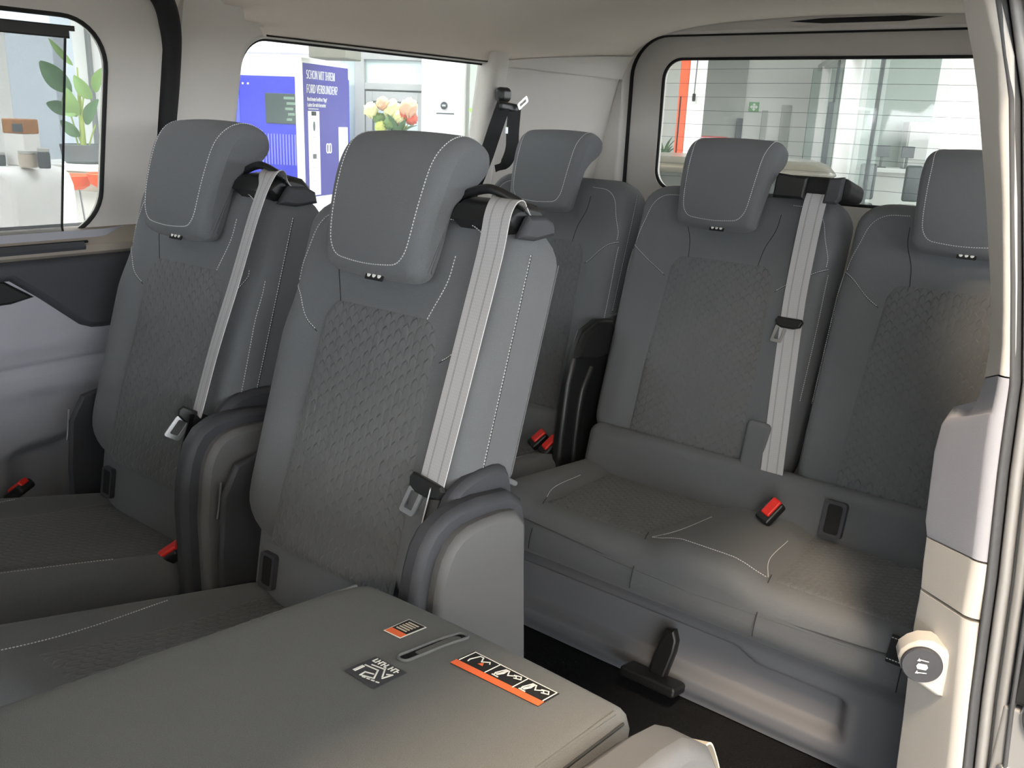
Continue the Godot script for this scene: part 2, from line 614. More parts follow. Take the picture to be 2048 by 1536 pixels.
func make_materials() -> void:
	var fabric := textured("fabric", Color8(84, 87, 90), Color8(126, 128, 131), 0.2, 22.0, 2.2, 0.95, 3, 0.2)
	fabric.rim_enabled = true; fabric.rim = 0.25; fabric.rim_tint = 0.6
	var quilt := paint("quilt", Color.WHITE, 0.95, 0, 0.2)
	quilt.albedo_texture = picture(128, 128, func(x, y):
		var c: float = 0.40 + 0.03 * sin(x * 0.9 + sin(y * 0.35)) * sin(y * 1.7) + 0.03 * sin(x * 2.9 + y * 0.4)
		return Color(c, c * 1.02, c * 1.04))
	var hm := Image.create(256, 256, false, Image.FORMAT_RF)
	for y in 256:
		for x in 256:
			var fx := x / 64.0
			var col := int(fx)
			fx -= col
			var fy := fposmod(y / 64.0 + 0.5 * (col % 2) + 0.35 * absf(2 * fx - 1), 1.0)
			var arch := pow(maxf(0, 1 - pow(2 * fx - 1, 2)), 0.6)
			hm.set_pixel(x, y, Color(arch * pow(fy, 0.8) * (1 - smoothstep(0.82, 1.0, fy)), 0, 0))
	hm.convert(Image.FORMAT_RGBA8)
	hm.bump_map_to_normal_map(7.0)
	quilt.normal_enabled = true
	quilt.normal_texture = ImageTexture.create_from_image(hm)
	quilt.normal_scale = 1.35
	quilt.uv1_scale = Vector3(20, 13, 1)
	quilt.rim_enabled = true; quilt.rim = 0.25; quilt.rim_tint = 0.6
	textured("carpet", Color8(33, 34, 36), Color8(52, 53, 55), 0.2, 12.0, 9.0, 1.0, 11, 0.1)
	textured("back_felt", Color8(88, 90, 91), Color8(126, 127, 127), 0.2, 22.0, 2.2, 1.0, 15, 0.15)
	textured("headliner", Color8(219, 210, 201), Color8(229, 220, 211), 0.25, 16.0, 1.2, 1.0, 21, 0.1)
	textured("trim", Color8(196, 192, 186), Color8(203, 199, 193), 0.2, 16.0, 0.4, 0.6, 25, 0.35)
	textured("grey_plastic", Color8(158, 159, 167), Color8(167, 168, 176), 0.3, 20.0, 0.7, 0.6, 31, 0.4)
	textured("charcoal_plastic", Color8(62, 63, 68), Color8(70, 71, 76), 0.3, 20.0, 0.7, 0.55, 35, 0.4)
	textured("cover_plastic", Color8(96, 96, 97), Color8(104, 104, 105), 0.3, 20.0, 0.6, 0.55, 37, 0.4)
	paint("black_plastic", Color8(26, 27, 28), 0.42)
	paint("matt_black", Color8(20, 20, 22), 0.8)
	paint("seam", Color8(58, 60, 62), 0.9, 0, 0.2)
	paint("thread", Color8(205, 208, 208), 0.8)
	paint("red", Color8(226, 44, 34), 0.4)
	paint("orange_print", Color8(240, 110, 62), 0.6)
	paint("white_print", Color8(232, 232, 228), 0.6)
	paint("chrome", Color8(236, 237, 238), 0.3, 1.0)
	paint("steel", Color8(150, 152, 154), 0.35, 1.0)
	paint("white", Color8(238, 238, 234), 0.55)
	paint("wall_white", Color8(236, 236, 231), 0.8)
	paint("wall_grey", Color8(176, 179, 172), 0.8)
	paint("frame_grey", Color8(184, 186, 181), 0.5)
	textured("tile_floor", Color8(206, 206, 201), Color8(222, 222, 216), 0.05, 0.8, 0.0, 0.35, 41, 0.5)
	paint("body_paint", Color8(150, 149, 149), 0.4, 0.15)
	paint("rubber", Color8(74, 75, 78), 0.75)
	paint("blue", Color8(30, 38, 190), 0.45)
	paint("blue_light", Color8(120, 122, 240), 0.5)
	paint("sign_blue", Color8(66, 60, 148), 0.6)
	paint("screen", Color8(40, 58, 56), 0.25)
	paint("green_leaf", Color8(62, 98, 56), 0.5)
	paint("leaf_light", Color8(104, 138, 72), 0.55)
	paint("pot_grey", Color8(86, 92, 94), 0.7)
	paint("stem_green", Color8(142, 160, 78), 0.6)
	paint("orange", Color8(240, 92, 40), 0.5)
	paint("peach", Color8(240, 190, 160), 0.7)
	paint("coral", Color8(240, 110, 90), 0.7)
	paint("cream", Color8(240, 238, 180), 0.7)
	paint("yellow_green", Color8(196, 205, 110), 0.7)
	paint("wood", Color8(168, 118, 70), 0.6)
	paint("tan", Color8(196, 186, 170), 0.7)
	paint("car_red", Color8(128, 26, 24), 0.25)
	paint("sign_green", Color8(70, 140, 66), 0.5)
	paint("dark_glass", Color8(50, 58, 58), 0.2)
	var belt := paint("webbing", Color.WHITE, 0.7, 0, 0.35)
	belt.albedo_texture = picture(64, 8, func(x, y):
		var c: float = 0.68 + 0.05 * (1 if x % 4 < 2 else 0) - 0.10 * (1 if x in [15, 16, 17, 18, 44, 45, 46, 47] else 0) + 0.02 * (y % 2)
		return Color(c, c, c * 1.01))
	belt.uv1_scale = Vector3(1, 60, 1)
	var black_belt := paint("webbing_black", Color8(34, 34, 36), 0.7, 0, 0.35)
	var g := paint("glass", Color(0.93, 0.97, 0.95, 0.10), 0.03)
	g.transparency = BaseMaterial3D.TRANSPARENCY_ALPHA
	g.metallic_specular = 0.35
	var og := paint("office_glass", Color(0.93, 0.97, 0.95, 0.08), 0.2)
	og.transparency = BaseMaterial3D.TRANSPARENCY_ALPHA
	og.metallic_specular = 0.0
	paint("ledge", Color8(152, 143, 133), 0.6)
	var bl := paint("blind_cloth", Color(0.30, 0.31, 0.33, 0.34), 0.9)
	bl.transparency = BaseMaterial3D.TRANSPARENCY_ALPHA


func wall_z(y: float) -> float:   # the far side wall leans inwards above the belt line
	return -1.72 + 0.25 * maxf(0.0, y - 0.95)

func near_z(y: float) -> float:   # the door side is its mirror image
	return -1.82 - wall_z(y)

func build_shell() -> void:
	var on_far := func(q: Vector2, d: float): return Vector3(q.x, q.y, wall_z(q.y) - d)
	var on_near := func(q: Vector2, d: float): return Vector3(q.x, q.y, near_z(q.y) + d)
	var on_rear := func(q: Vector2, d: float): return Vector3(2.66 + d, q.y, q.x)

	struct("floor", rbox(Vector3(3.9, 0.06, 1.62), 0.004), mat.carpet, "dark carpet floor of the van cabin", "floor", at(0.78, 0.03, -0.91))

	# headliner: rounded shoulders along both sides
	var cs := [Vector2(-1.622, 1.325), Vector2(-1.608, 1.362), Vector2(-1.585, 1.395), Vector2(-1.55, 1.422), Vector2(-1.49, 1.450), Vector2(-1.38, 1.473), Vector2(-1.2, 1.488), Vector2(-0.91, 1.494)]
	var prof := []
	for q in cs: prof.append(q)
	for i in range(cs.size() - 2, -1, -1): prof.append(Vector2(-1.82 - cs[i].x, cs[i].y))
	prof = smooth_path(prof, 5)
	var sh := Shape.new()
	var lower := []; var upper := []
	for i in 80:
		var x := lerpf(-1.2, 2.655, i / 79.0)
		var a := PackedVector3Array(); var b := PackedVector3Array()
		var edge := lerpf(1.385, 1.30, smoothstep(1.10, 1.30, x))
		for q in prof:
			var tuck := 0.05 * (1 - smoothstep(edge - 0.012, edge + 0.004, q.y)) * signf(q.x + 0.91)   # its edge runs behind the side trim here
			a.append(Vector3(x, q.y, q.x + tuck))
			b.append(Vector3(x, q.y + 0.05, q.x))
		lower.append(a); upper.append(b)
	var loops := []
	for i in 80:
		var l := PackedVector3Array(lower[i])
		var u: PackedVector3Array = upper[i]
		for k in range(u.size() - 1, -1, -1): l.append(u[k])
		loops.append(l)
	sh.grid(loops, true)
	struct("ceiling", sh.mesh(), mat.headliner, "beige cloth headliner curving down to the side walls", "ceiling")

	# far side: sliding door with its window
	var door := struct("door_1", ring_slab(rloop(-0.35, 1.008, 0.93, 1.40, 0.03), rloop(-0.15, 0.898, 0.93 + 0.001, 1.322, 0.085), on_far, 0.016, 0.004).mesh(), mat.trim, "far sliding door with beige window surround and grey lower panel", "door")
	var low := Shape.new()
	var rows := []
	for i in 101:
		var y := lerpf(0.06, 0.945, i / 100.0)
		var row := PackedVector3Array()
		for j in 71:
			var x := lerpf(-0.35, 1.008, j / 70.0)
			var z := -1.70 + 0.012 * smoothstep(0.70, 0.74, y)
			z -= 0.012 * exp(-pow((y - 0.689) / 0.006, 2))
			z += 0.010 * smoothstep(0.62, 0.655, y) - 0.012
			z += 0.02 * exp(-pow((y - 0.60) / 0.10, 2)) * smoothstep(0.78, 0.5, x)
			# pocket low in the door
			var rx := smoothstep(0.655, 0.70, x) * (1 - smoothstep(0.79, 0.82, x))
			z -= 0.045 * rx * (1 - smoothstep(0.50, 0.545, y - 0.06 * (x - 0.7)))
			z += 0.03 * smoothstep(0.80, 0.86, x) * (1 - smoothstep(0.52, 0.68, y))
			z -= 0.05 * smoothstep(0.88, 1.0, x)
			row.append(Vector3(x, y, z))
		rows.append(row)
	low.grid(rows)
	var back := []
	for r in rows:
		var q := PackedVector3Array()
		for e in r: q.append(Vector3(e.x, e.y, -1.80))
		back.append(q)
	low.grid(back)
	part("lower_panel", low.mesh(Vector3(0.3, 0.5, -3)), mat.grey_plastic, door)
	part("sill_ledge", extrude([Vector2(-1.745, 0.895), Vector2(-1.685, 0.895), Vector2(-1.672, 0.905), Vector2(-1.674, 0.918), Vector2(-1.70, 0.938), Vector2(-1.722, 0.946), Vector2(-1.745, 0.946)], 1.355, 0.004), mat.ledge, door, Transform3D(Basis(Vector3(0, 0, 1), Vector3(0, 1, 0), Vector3(-1, 0, 0)), Vector3(0.329, 0, 0)))
	part("armrest_panel", extrude([Vector2(-0.35, 0.9), Vector2(0.955, 0.9), Vector2(0.955, 0.755), Vector2(0.862, 0.755), Vector2(0.84, 0.757), Vector2(0.82, 0.765), Vector2(0.748, 0.827), Vector2(0.70, 0.864), Vector2(-0.35, 0.864)], 0.05, 0.012), mat.charcoal_plastic, door, at(0, 0, -1.695), "charcoal insert with a slanted lower edge")
	part("pull_recess", extrude([Vector2(-0.35, 0.866), Vector2(0.69, 0.866), Vector2(0.745, 0.828), Vector2(0.70, 0.819), Vector2(-0.35, 0.805)], 0.03, 0.006), mat.black_plastic, door, at(0, 0, -1.70))
	# rubber seal between door and body
	var sl := []
	for q in [Vector2(1.030, 0.30), Vector2(1.030, 0.70), Vector2(1.027, 1.0), Vector2(1.031, 1.15), Vector2(1.032, 1.24), Vector2(1.018, 1.32), Vector2(0.985, 1.372), Vector2(0.93, 1.40), Vector2(0.80, 1.415), Vector2(0.3, 1.42)]:
		sl.append(Vector3(q.x, q.y, wall_z(q.y) - 0.008 + 0.03 * smoothstep(1.25, 1.40, q.y)))
	struct("trim_1", tube(smooth_path(sl, 8), 0.020, 10), mat.matt_black, "black rubber seal between sliding door and pillar", "seal")

	var w1 := struct("window_1", sheet(rloop(-0.15, 0.898, 0.931, 1.322, 0.085), func(q, d): return Vector3(q.x, q.y, wall_z(q.y) - 0.008 - d), 0.005), mat.glass, "side window of the sliding door with roller sunblind", "window")
	var wl := []
	for q in rloop(-0.15, 0.898, 0.931, 1.322, 0.085): wl.append(Vector3(q.x, q.y, wall_z(q.y) - 0.001))
	part("window_seal", tube(wl, 0.0042, 8, true), mat.matt_black, w1)

	# body side behind the door
	var body := struct("wall_left", ring_slab(rloop(1.045, 2.70, 0.85, 1.40, 0.015), rloop(1.196, 2.02, 0.93, 1.322, 0.06), on_far, 0.03, 0.018).mesh(), mat.trim, "beige side trim around the rear side window", "wall")
	part("lower_trim", rbox(Vector3(1.655, 0.80, 0.06), 0.01), mat.grey_plastic, body, at(1.8725, 0.46, -1.75))
	part("window_ledge", rbox(Vector3(1.655, 0.05, 0.12), 0.015), mat.tan, body, at(1.8725, 0.875, -1.69))
	var cpost := []
	for q in [Vector2(1.955, 1.34), Vector2(1.965, 1.2), Vector2(1.995, 1.02), Vector2(2.03, 0.90)]: cpost.append(q)
	# upright of the tail pillar that carries the belt
	var post := Shape.new()
	var prow := []
	for i in 15:
		var y := lerpf(0.88, 1.352, i / 14.0)
		var xx := lerpf(2.02, 1.962, i / 14.0)
		var row := PackedVector3Array()
		for q in [Vector2(0, -0.03), Vector2(0.0, 0.012), Vector2(0.006, 0.024), Vector2(0.016, 0.03), Vector2(0.05, 0.032), Vector2(0.062, 0.027), Vector2(0.072, 0.012), Vector2(0.09, 0.004), Vector2(0.10, -0.03)]:
			row.append(Vector3(xx + q.x, y, wall_z(y) + q.y))
		prow.append(row)
	post.grid(prow, true); post.fan(prow[0], true); post.fan(prow[14])
	struct("trim_2", post.mesh(), mat.trim, "beige upright trim post beside the rear side window", "trim")
	var w2 := struct("window_2", sheet(rloop(1.196, 2.02, 0.931, 1.322, 0.06), func(q, d): return Vector3(q.x, q.y, wall_z(q.y) - 0.022 - d), 0.005), mat.glass, "rear side window looking onto the blue wall", "window")
	var wq := []
	for q in rloop(1.196, 2.02, 0.931, 1.322, 0.06): wq.append(Vector3(q.x, q.y, wall_z(q.y) - 0.019))
	part("window_seal", tube(wq, 0.0045, 8, true), mat.matt_black, w2)

	# tail: body frame, then the tailgate with the heated window
	struct("wall_rear", ring_slab(rloop(-1.72, -0.10, 0.02, 1.54, 0.02), rloop(-1.612, -0.208, 0.10, 1.458, 0.13), on_rear, 0.04, 0.015).mesh(), mat.trim, "beige body frame around the tailgate opening", "wall")
	var gate_place := func(q: Vector2, d: float): return Vector3(2.715 + d, q.y, q.x)
	var gate := struct("door_2", ring_slab(rloop(-1.680, -0.140, 0.03, 1.520, 0.12), rloop(-1.497, -0.323, 0.975, 1.388, 0.065), gate_place, 0.03, 0.010).mesh(), mat.trim, "tailgate with beige inner frame around the heated rear window", "door")
	var gl := []
	for q in rloop(-1.618, -0.202, 0.094, 1.466, 0.135): gl.append(Vector3(2.712, q.y, q.x))
	part("gate_seal", tube(gl, 0.013, 8, true), mat.matt_black, gate)
	part("header_gap_dark", extrude([Vector2(-0.22, 0), Vector2(-0.12, -0.008), Vector2(0.1, -0.008), Vector2(0.2, 0.0), Vector2(0.1, 0.006), Vector2(-0.12, 0.006)], 0.01, 0.0), mat.matt_black, gate, Transform3D(Basis(Vector3(0, 0, 1), Vector3.UP, Vector3(-1, 0, 0)), Vector3(2.664, 1.482, -0.85)))  # flat black lens stands in for the dark gap above the tailgate
	var w3 := struct("window_3", sheet(rloop(-1.497, -0.323, 0.975, 1.388, 0.065), func(q, d): return Vector3(2.73 + d, q.y, q.x), 0.005), mat.glass, "heated rear window of the tailgate with thin wires", "window")
	var rl := []
	for q in rloop(-1.497, -0.323, 0.975, 1.388, 0.065): rl.append(Vector3(2.722, q.y, q.x))
	part("window_seal", tube(rl, 0.006, 8, true), mat.matt_black, w3)
	for i in 9:
		var y := 1.355 - 0.042 * i
		part("heater_wire", tube([Vector3(2.727, y, -1.49), Vector3(2.727, y + 0.004, -0.91), Vector3(2.727, y, -0.33)], 0.0005, 5), mat.pot_grey, w3)

	# tail corner: the side trim sweeps up into the roof
	var corner := Shape.new()
	var crows := []
	for i in 15:
		var f := i / 14.0
		var x := lerpf(1.975, 2.657, f)
		var row := PackedVector3Array()
		for k in 15:
			var g := lerpf(0.0, lerpf(0.02, 0.30, pow(f, 0.8)), k / 14.0) * (prof.size() - 1) / 2.0 * 0.98
			var a := int(floor(g))
			var q: Vector2 = prof[a].lerp(prof[a + 1], g - a)
			row.append(Vector3(x, q.y - 0.006, q.x + 0.006))
		crows.append(row)
	corner.grid(crows)
	struct("trim_6", corner.mesh(Vector3(2.3, 3, -3)), mat.trim, "beige trim of the tail pillar sweeping up to the roof", "trim")

	# door side: what closes the van behind and before the open door
	var nr := struct("wall_right", ring_slab(rloop(1.20, 2.70, 0.85, 1.345, 0.015), rloop(1.38, 2.3, 0.93, 1.322, 0.06), on_near, 0.05, 0.012).mesh(), mat.trim, "beige side trim behind the open sliding doorway", "wall")
	part("lower_trim", rbox(Vector3(1.5, 0.82, 0.05), 0.01), mat.grey_plastic, nr, at(1.95, 0.45, -0.085))
	struct("window_4", sheet(rloop(1.38, 2.3, 0.931, 1.322, 0.06), func(q, d): return Vector3(q.x, q.y, near_z(q.y) + 0.03 + d), 0.005), mat.glass, "near rear side window behind the doorway pillar", "window")
	struct("trim_3", rbox(Vector3(0.16, 1.30, 0.09), 0.02), mat.trim, "front pillar of the open sliding doorway", "trim", Transform3D(Basis(Vector3.RIGHT, -0.10), Vector3(-0.42, 0.72, -0.15)))
	struct("trim_4", rbox(Vector3(3.86, 0.07, 0.06), 0.02), mat.trim, "roof rail above the open sliding doorway", "trim", at(0.73, 1.388, -0.195))
	struct("trim_5", rbox(Vector3(1.52, 0.10, 0.10), 0.02), mat.charcoal_plastic, "door sill under the open sliding doorway", "trim", at(0.40, 0.01, -0.06))

	# ahead of the second row, out of the picture: front seats, facia and front door keep the light off the lower cabin
	struct("shade_facia", extrude([Vector2(-1.30, 0.06), Vector2(-1.15, 0.06), Vector2(-1.12, 0.55), Vector2(-1.05, 0.72), Vector2(-1.08, 0.85), Vector2(-1.22, 0.92), Vector2(-1.30, 0.90)], 1.55, 0.01), mat.charcoal_plastic, "unseen charcoal facia added for shade across the front of the cabin", "facia", at(0, 0, -0.91))
	struct("shade_front_door", rbox(Vector3(0.80, 0.87, 0.06), 0.02), mat.grey_plastic, "unseen closed front door added for shade ahead of the open doorway", "door", at(-0.88, 0.495, -0.12))
	struct("shade_front_far", rbox(Vector3(0.86, 0.87, 0.06), 0.02), mat.grey_plastic, "unseen closed front door added for shade on the far side", "door", at(-0.78, 0.495, -1.74))

	# roller sunblind pulled up over part of the door window
	var bz := func(y: float): return wall_z(y) + 0.012
	var b := thing("sunblind", "dark sheer roller sunblind drawn up over the sliding door window", "sunblind")
	part("top_rail", extrude([Vector2(0.1, 1.284), Vector2(0.1, 1.305), Vector2(0.831, 1.305), Vector2(0.831, 1.2965), Vector2(0.821, 1.2965), Vector2(0.821, 1.284)], 0.012, 0.002), mat.black_plastic, b, at(0, 0, bz.call(1.295)))
	part("cloth", ribbon([Vector3(0.457, 1.287, bz.call(1.287)), Vector3(0.457, 1.1, bz.call(1.1)), Vector3(0.457, 0.95, bz.call(0.95)), Vector3(0.457, 0.922, -1.70)], Vector3(1, 0, 0), 0.714, 0.0008), mat.blind_cloth, b)
	part("cloth_edge", tube([Vector3(0.816, 1.287, bz.call(1.287)), Vector3(0.816, 0.95, bz.call(0.95)), Vector3(0.816, 0.922, -1.70)], 0.0022, 6), mat.matt_black, b)
	part("casing", extrude([Vector2(-0.012, 0), Vector2(0.010, 0), Vector2(0.012, 0.006), Vector2(0.006, 0.014), Vector2(-0.012, 0.014)], 0.735, 0.001), mat.charcoal_plastic, b, Transform3D(Basis(Vector3(0, 0, 1), Vector3.UP, Vector3(-1, 0, 0)), Vector3(0.468, 0.912, -1.672)))
	part("slot_strip", rbox(Vector3(0.745, 0.005, 0.006), 0.002), mat.matt_black, b, at(0.474, 0.925, -1.675))


func loft_y(rows: Array) -> ArrayMesh:   # a closed strip lofted through horizontal outlines
	var sh := Shape.new()
	sh.grid(rows, true)
	sh.fan(rows[0], true); sh.fan(rows[rows.size() - 1])
	return sh.mesh()

func pillar_piece(levels: Array, round_at := 0.018) -> ArrayMesh:
	# each level: inner edge (x, y, z) and outer edge (x, y, z); a slanting face with a rounded outer corner
	var rows := []
	for l in levels:
		var a: Vector3 = l[0]; var b: Vector3 = l[1]
		var d := b - a; d.y = 0
		var e := d.normalized()
		var k := b - e * round_at
		var out := Vector3(0.35, 0, 0.94)
		var row := PackedVector3Array()
		row.append(a + Vector3(0.05, 0, -0.004)); row.append(a + Vector3(0.004, 0, -0.001)); row.append(a + e * 0.003 + Vector3(-0.003, 0, -0.002))
		for i in 5: row.append(Vector3(lerpf(a.x, k.x, i / 4.0), lerpf(a.y, k.y, i / 4.0), lerpf(a.z, k.z, i / 4.0)) + e * 0.006 * (1 - i / 4.0) + Vector3(-0.003, 0, -0.003))
		for i in range(1, 6):
			var an := PI / 2 * i / 5.0
			row.append(k + Vector3(-0.003, 0, -0.003) * cos(an) + e * round_at * sin(an) + out * round_at * (1 - cos(an)))
		row.append(b + Vector3(0.05, 0, 0.002))
		row.append(b + Vector3(0.09, 0, -0.02))
		rows.append(row)
	return loft_y(rows)

func build_pillar() -> void:
	var lv := func(l: Array): return [Vector3(1.2, l[0], l[1]), Vector3(1.12, l[2], l[3])]
	var p := thing("doorway_pillar", "pale grey trimmed pillar at the rear edge of the open doorway", "pillar")
	p.set_meta("kind", "structure")
	var up := [[1.40, -0.302, 1.385, -0.262], [1.334, -0.275, 1.322, -0.230], [1.272, -0.253, 1.266, -0.207], [1.233, -0.241, 1.230, -0.200], [1.190, -0.230, 1.190, -0.193], [1.110, -0.210, 1.116, -0.177], [1.015, -0.188, 1.028, -0.161], [0.976, -0.181, 0.992, -0.155], [0.936, -0.175, 0.955, -0.149], [0.898, -0.174, 0.920, -0.145]]
	var lev := []
	for l in up: lev.append(lv.call(l))
	lev.reverse()
	part("upper_trim", pillar_piece(lev, 0.010), mat.trim, p)
	lev = []
	for l in [[0.672, -0.206, 0.690, -0.131], [0.691, -0.211, 0.705, -0.132], [0.789, -0.216, 0.831, -0.142], [0.826, -0.2135, 0.86, -0.1435], [0.837, -0.209, 0.871, -0.144], [0.8385, -0.200, 0.873, -0.144], [0.8395, -0.190, 0.874, -0.144], [0.848, -0.183, 0.88, -0.1445], [0.873, -0.176, 0.90, -0.145], [0.896, -0.174, 0.918, -0.146]]: lev.append(lv.call(l))
	part("middle_trim", pillar_piece(lev, 0.010), mat.grey_plastic, p, Transform3D(), "grey plastic shoulder piece with a small scoop")
	lev = []
	for l in [[0.597, -0.201, 0.613, -0.129], [0.63, -0.204, 0.65, -0.130], [0.669, -0.206, 0.687, -0.131]]: lev.append(lv.call(l))
	part("belt_cover", pillar_piece(lev, 0.012), mat.trim, p)
	lev = []
	for l in [[0.06, -0.172, 0.10, -0.088], [0.323, -0.189, 0.36, -0.107], [0.389, -0.192, 0.42, -0.111], [0.539, -0.201, 0.56, -0.124], [0.592, -0.201, 0.608, -0.129]]: lev.append(lv.call(l))
	part("lower_trim", pillar_piece(lev, 0.012), mat.trim, p)
	# jamb: painted metal with two rubber lips, then the latch plate
	var jx := 1.15
	var line := [Vector2(-0.276, 1.40), Vector2(-0.228, 1.326), Vector2(-0.196, 1.222), Vector2(-0.175, 1.11), Vector2(-0.158, 1.02), Vector2(-0.139, 0.911), Vector2(-0.132, 0.80), Vector2(-0.120, 0.66), Vector2(-0.110, 0.50), Vector2(-0.098, 0.36), Vector2(-0.080, 0.06)]
	var strip := func(o0: float, o1: float, x0: float, x1: float) -> ArrayMesh:
		var rows := []
		for i in range(line.size() - 1, -1, -1):
			var q: Vector2 = line[i]
			var m := (o0 + o1) / 2
			var hw := (o1 - o0) / 2
			var row := PackedVector3Array()
			for k in 12:
				var an := TAU * k / 12
				row.append(Vector3(jx + (x0 + x1) / 2 + (x1 - x0) / 2 * signf(cos(an)) * pow(absf(cos(an)), 0.6), q.y, q.x + m + hw * signf(sin(an)) * pow(absf(sin(an)), 0.6)))
			rows.append(row)
		return loft_y(rows)
	part("door_seal", strip.call(-0.002, 0.008, -0.03, 0.04), mat.rubber, p)
	part("jamb", strip.call(0.006, 0.10, 0.012, 0.07), mat.body_paint, p)
	part("jamb_bead", strip.call(0.009, 0.023, -0.006, 0.03), mat.body_paint, p)
	part("jamb_bead", strip.call(0.026, 0.040, -0.004, 0.03), mat.body_paint, p)
	part("outer_seal", strip.call(0.041, 0.048, -0.012, 0.03), mat.rubber, p)
	# boss with the round belt-lock button
	var kb := Transform3D(Basis(Vector3.UP, -0.35), Vector3(1.128, 0.527, -0.172))
	var face := Basis(Vector3(0.30, 0, -0.954), Vector3(0, 1, 0), Vector3(-0.954, 0, -0.30)).orthonormalized()
	# local z of `face` points out of the pillar towards the seats in front
	var bt := Transform3D(Basis(Vector3(0.35, 0.0, 0.937), Vector3(0, 1, 0), Vector3(-0.937, 0, 0.35)).orthonormalized(), Vector3(1.135, 0.527, -0.176))
	part("button_boss", extrude([Vector2(-0.028, 0.0), Vector2(-0.026, 0.012), Vector2(-0.018, 0.022), Vector2(-0.006, 0.030), Vector2(0.010, 0.032), Vector2(0.034, 0.020), Vector2(0.036, 0.0), Vector2(0.034, -0.045), Vector2(0.026, -0.046), Vector2(-0.010, -0.026), Vector2(-0.022, -0.015)], 0.036, 0.006), mat.trim, p, bt * at(0, 0, -0.006))
	var knob := part("release_button", lathe([Vector2(0.001, 0), Vector2(0.023, 0), Vector2(0.025, 0.002), Vector2(0.025, 0.006), Vector2(0.0235, 0.008), Vector2(0.001, 0.0085)], 36), mat.charcoal_plastic, p, bt * Transform3D(Basis(Vector3.RIGHT, PI / 2), Vector3(0, 0, 0.0105)), "round dark button printed with a seat symbol")
	var ic := Shape.new()
	var on := func(q: Vector2, l: float): return Vector3(q.x, 0.009 + l, -q.y)
	blot(ic, [Vector2(-0.005, -0.004), Vector2(0.005, -0.004), Vector2(0.007, 0), Vector2(0.005, 0.004), Vector2(-0.005, 0.004), Vector2(-0.007, 0)], on, 0.0006)
	for s in [-1.0, 1.0]:
		stroke(ic, [Vector2(-0.005, 0.0095 * s), Vector2(0.006, 0.0085 * s)], 0.0012, on, 0.0006)
		blot(ic, [Vector2(-0.007, 0.009 * s - 0.0018), Vector2(-0.003, 0.009 * s - 0.0018), Vector2(-0.005, 0.009 * s + 0.0026)], on, 0.0006)
	part("seat_symbol", ic.mesh(), mat.white_print, knob)
	var latch := thing("door_latch", "chrome door catch on a pale plate screwed to the doorway pillar", "latch", Transform3D(Basis(), Vector3(1.150, 0.50, -0.052)))
	part("plate", rbox(Vector3(0.012, 0.26, 0.09), 0.004), mat.body_paint, latch, at(0.0, -0.13, 0.022))
	part("housing", rbox(Vector3(0.014, 0.11, 0.085), 0.006), mat.black_plastic, latch, at(-0.001, 0.062, 0.026))
	part("sticker", rbox(Vector3(0.004, 0.03, 0.05), 0.001), mat.white_print, latch, at(-0.008, 0.09, 0.028))
	part("catch_ring", tube(smooth_path([Vector3(-0.009, 0.042, 0.028), Vector3(-0.009, 0.028, 0.010), Vector3(-0.009, 0.0, 0.002), Vector3(-0.009, -0.026, 0.012), Vector3(-0.009, -0.036, 0.034), Vector3(-0.009, -0.02, 0.058), Vector3(-0.009, 0.0, 0.064), Vector3(-0.009, 0.03, 0.052)], 5, true), 0.005, 8, true), mat.chrome, latch)
	part("catch_disc", lathe([Vector2(0.001, 0), Vector2(0.024, 0), Vector2(0.026, 0.004), Vector2(0.020, 0.007), Vector2(0.001, 0.008)], 28), mat.white_print, latch, Transform3D(Basis(Vector3(0, 0, 1), PI / 2), Vector3(-0.005, 0.0, 0.033)))
	for y in [-0.088, -0.15]:
		part("screw", lathe([Vector2(0.001, 0), Vector2(0.007, 0), Vector2(0.0075, 0.003), Vector2(0.004, 0.006), Vector2(0.001, 0.0062)], 14), mat.chrome, latch, Transform3D(Basis(Vector3(0, 0, 1), PI / 2), Vector3(-0.006, y, -0.008)))


# ---------------------------------------------------------------- seats

func back_place(o: Dictionary) -> Callable:   # (across, height, out of the backrest) -> point
	var nrm := Vector3(-1, o.s, 0).normalized()
	return func(u: float, y: float, w: float): return Vector3(o.x0 + o.s * (y - o.yref), y, o.zc + u) + nrm * w

func back_front(o: Dictionary) -> Callable:   # side bolsters swell out of the backrest
	return func(u: float, y: float):
		var b := smoothstep(o.ins, o.ins + 0.055, absf(u)) * (0.5 + 0.5 * smoothstep(o.ybot, o.ybot + 0.10, y)) * (1.0 - 0.75 * smoothstep(0.84, 0.93, y))
		var crown := 0.006 * (1 - pow(u / o.hw, 2))
		return o.bolster * b + crown

func headrest_profile() -> Array:
	return smooth_path([Vector2(0.850, 0.968), Vector2(0.839, 0.984), Vector2(0.846, 1.030), Vector2(0.862, 1.082), Vector2(0.880, 1.122), Vector2(0.903, 1.146), Vector2(0.933, 1.154), Vector2(0.960, 1.148), Vector2(0.978, 1.134), Vector2(0.980, 1.110), Vector2(0.965, 1.092), Vector2(0.938, 1.078), Vector2(0.912, 1.052), Vector2(0.898, 1.006), Vector2(0.880, 0.968), Vector2(0.862, 0.963)], 4, true)

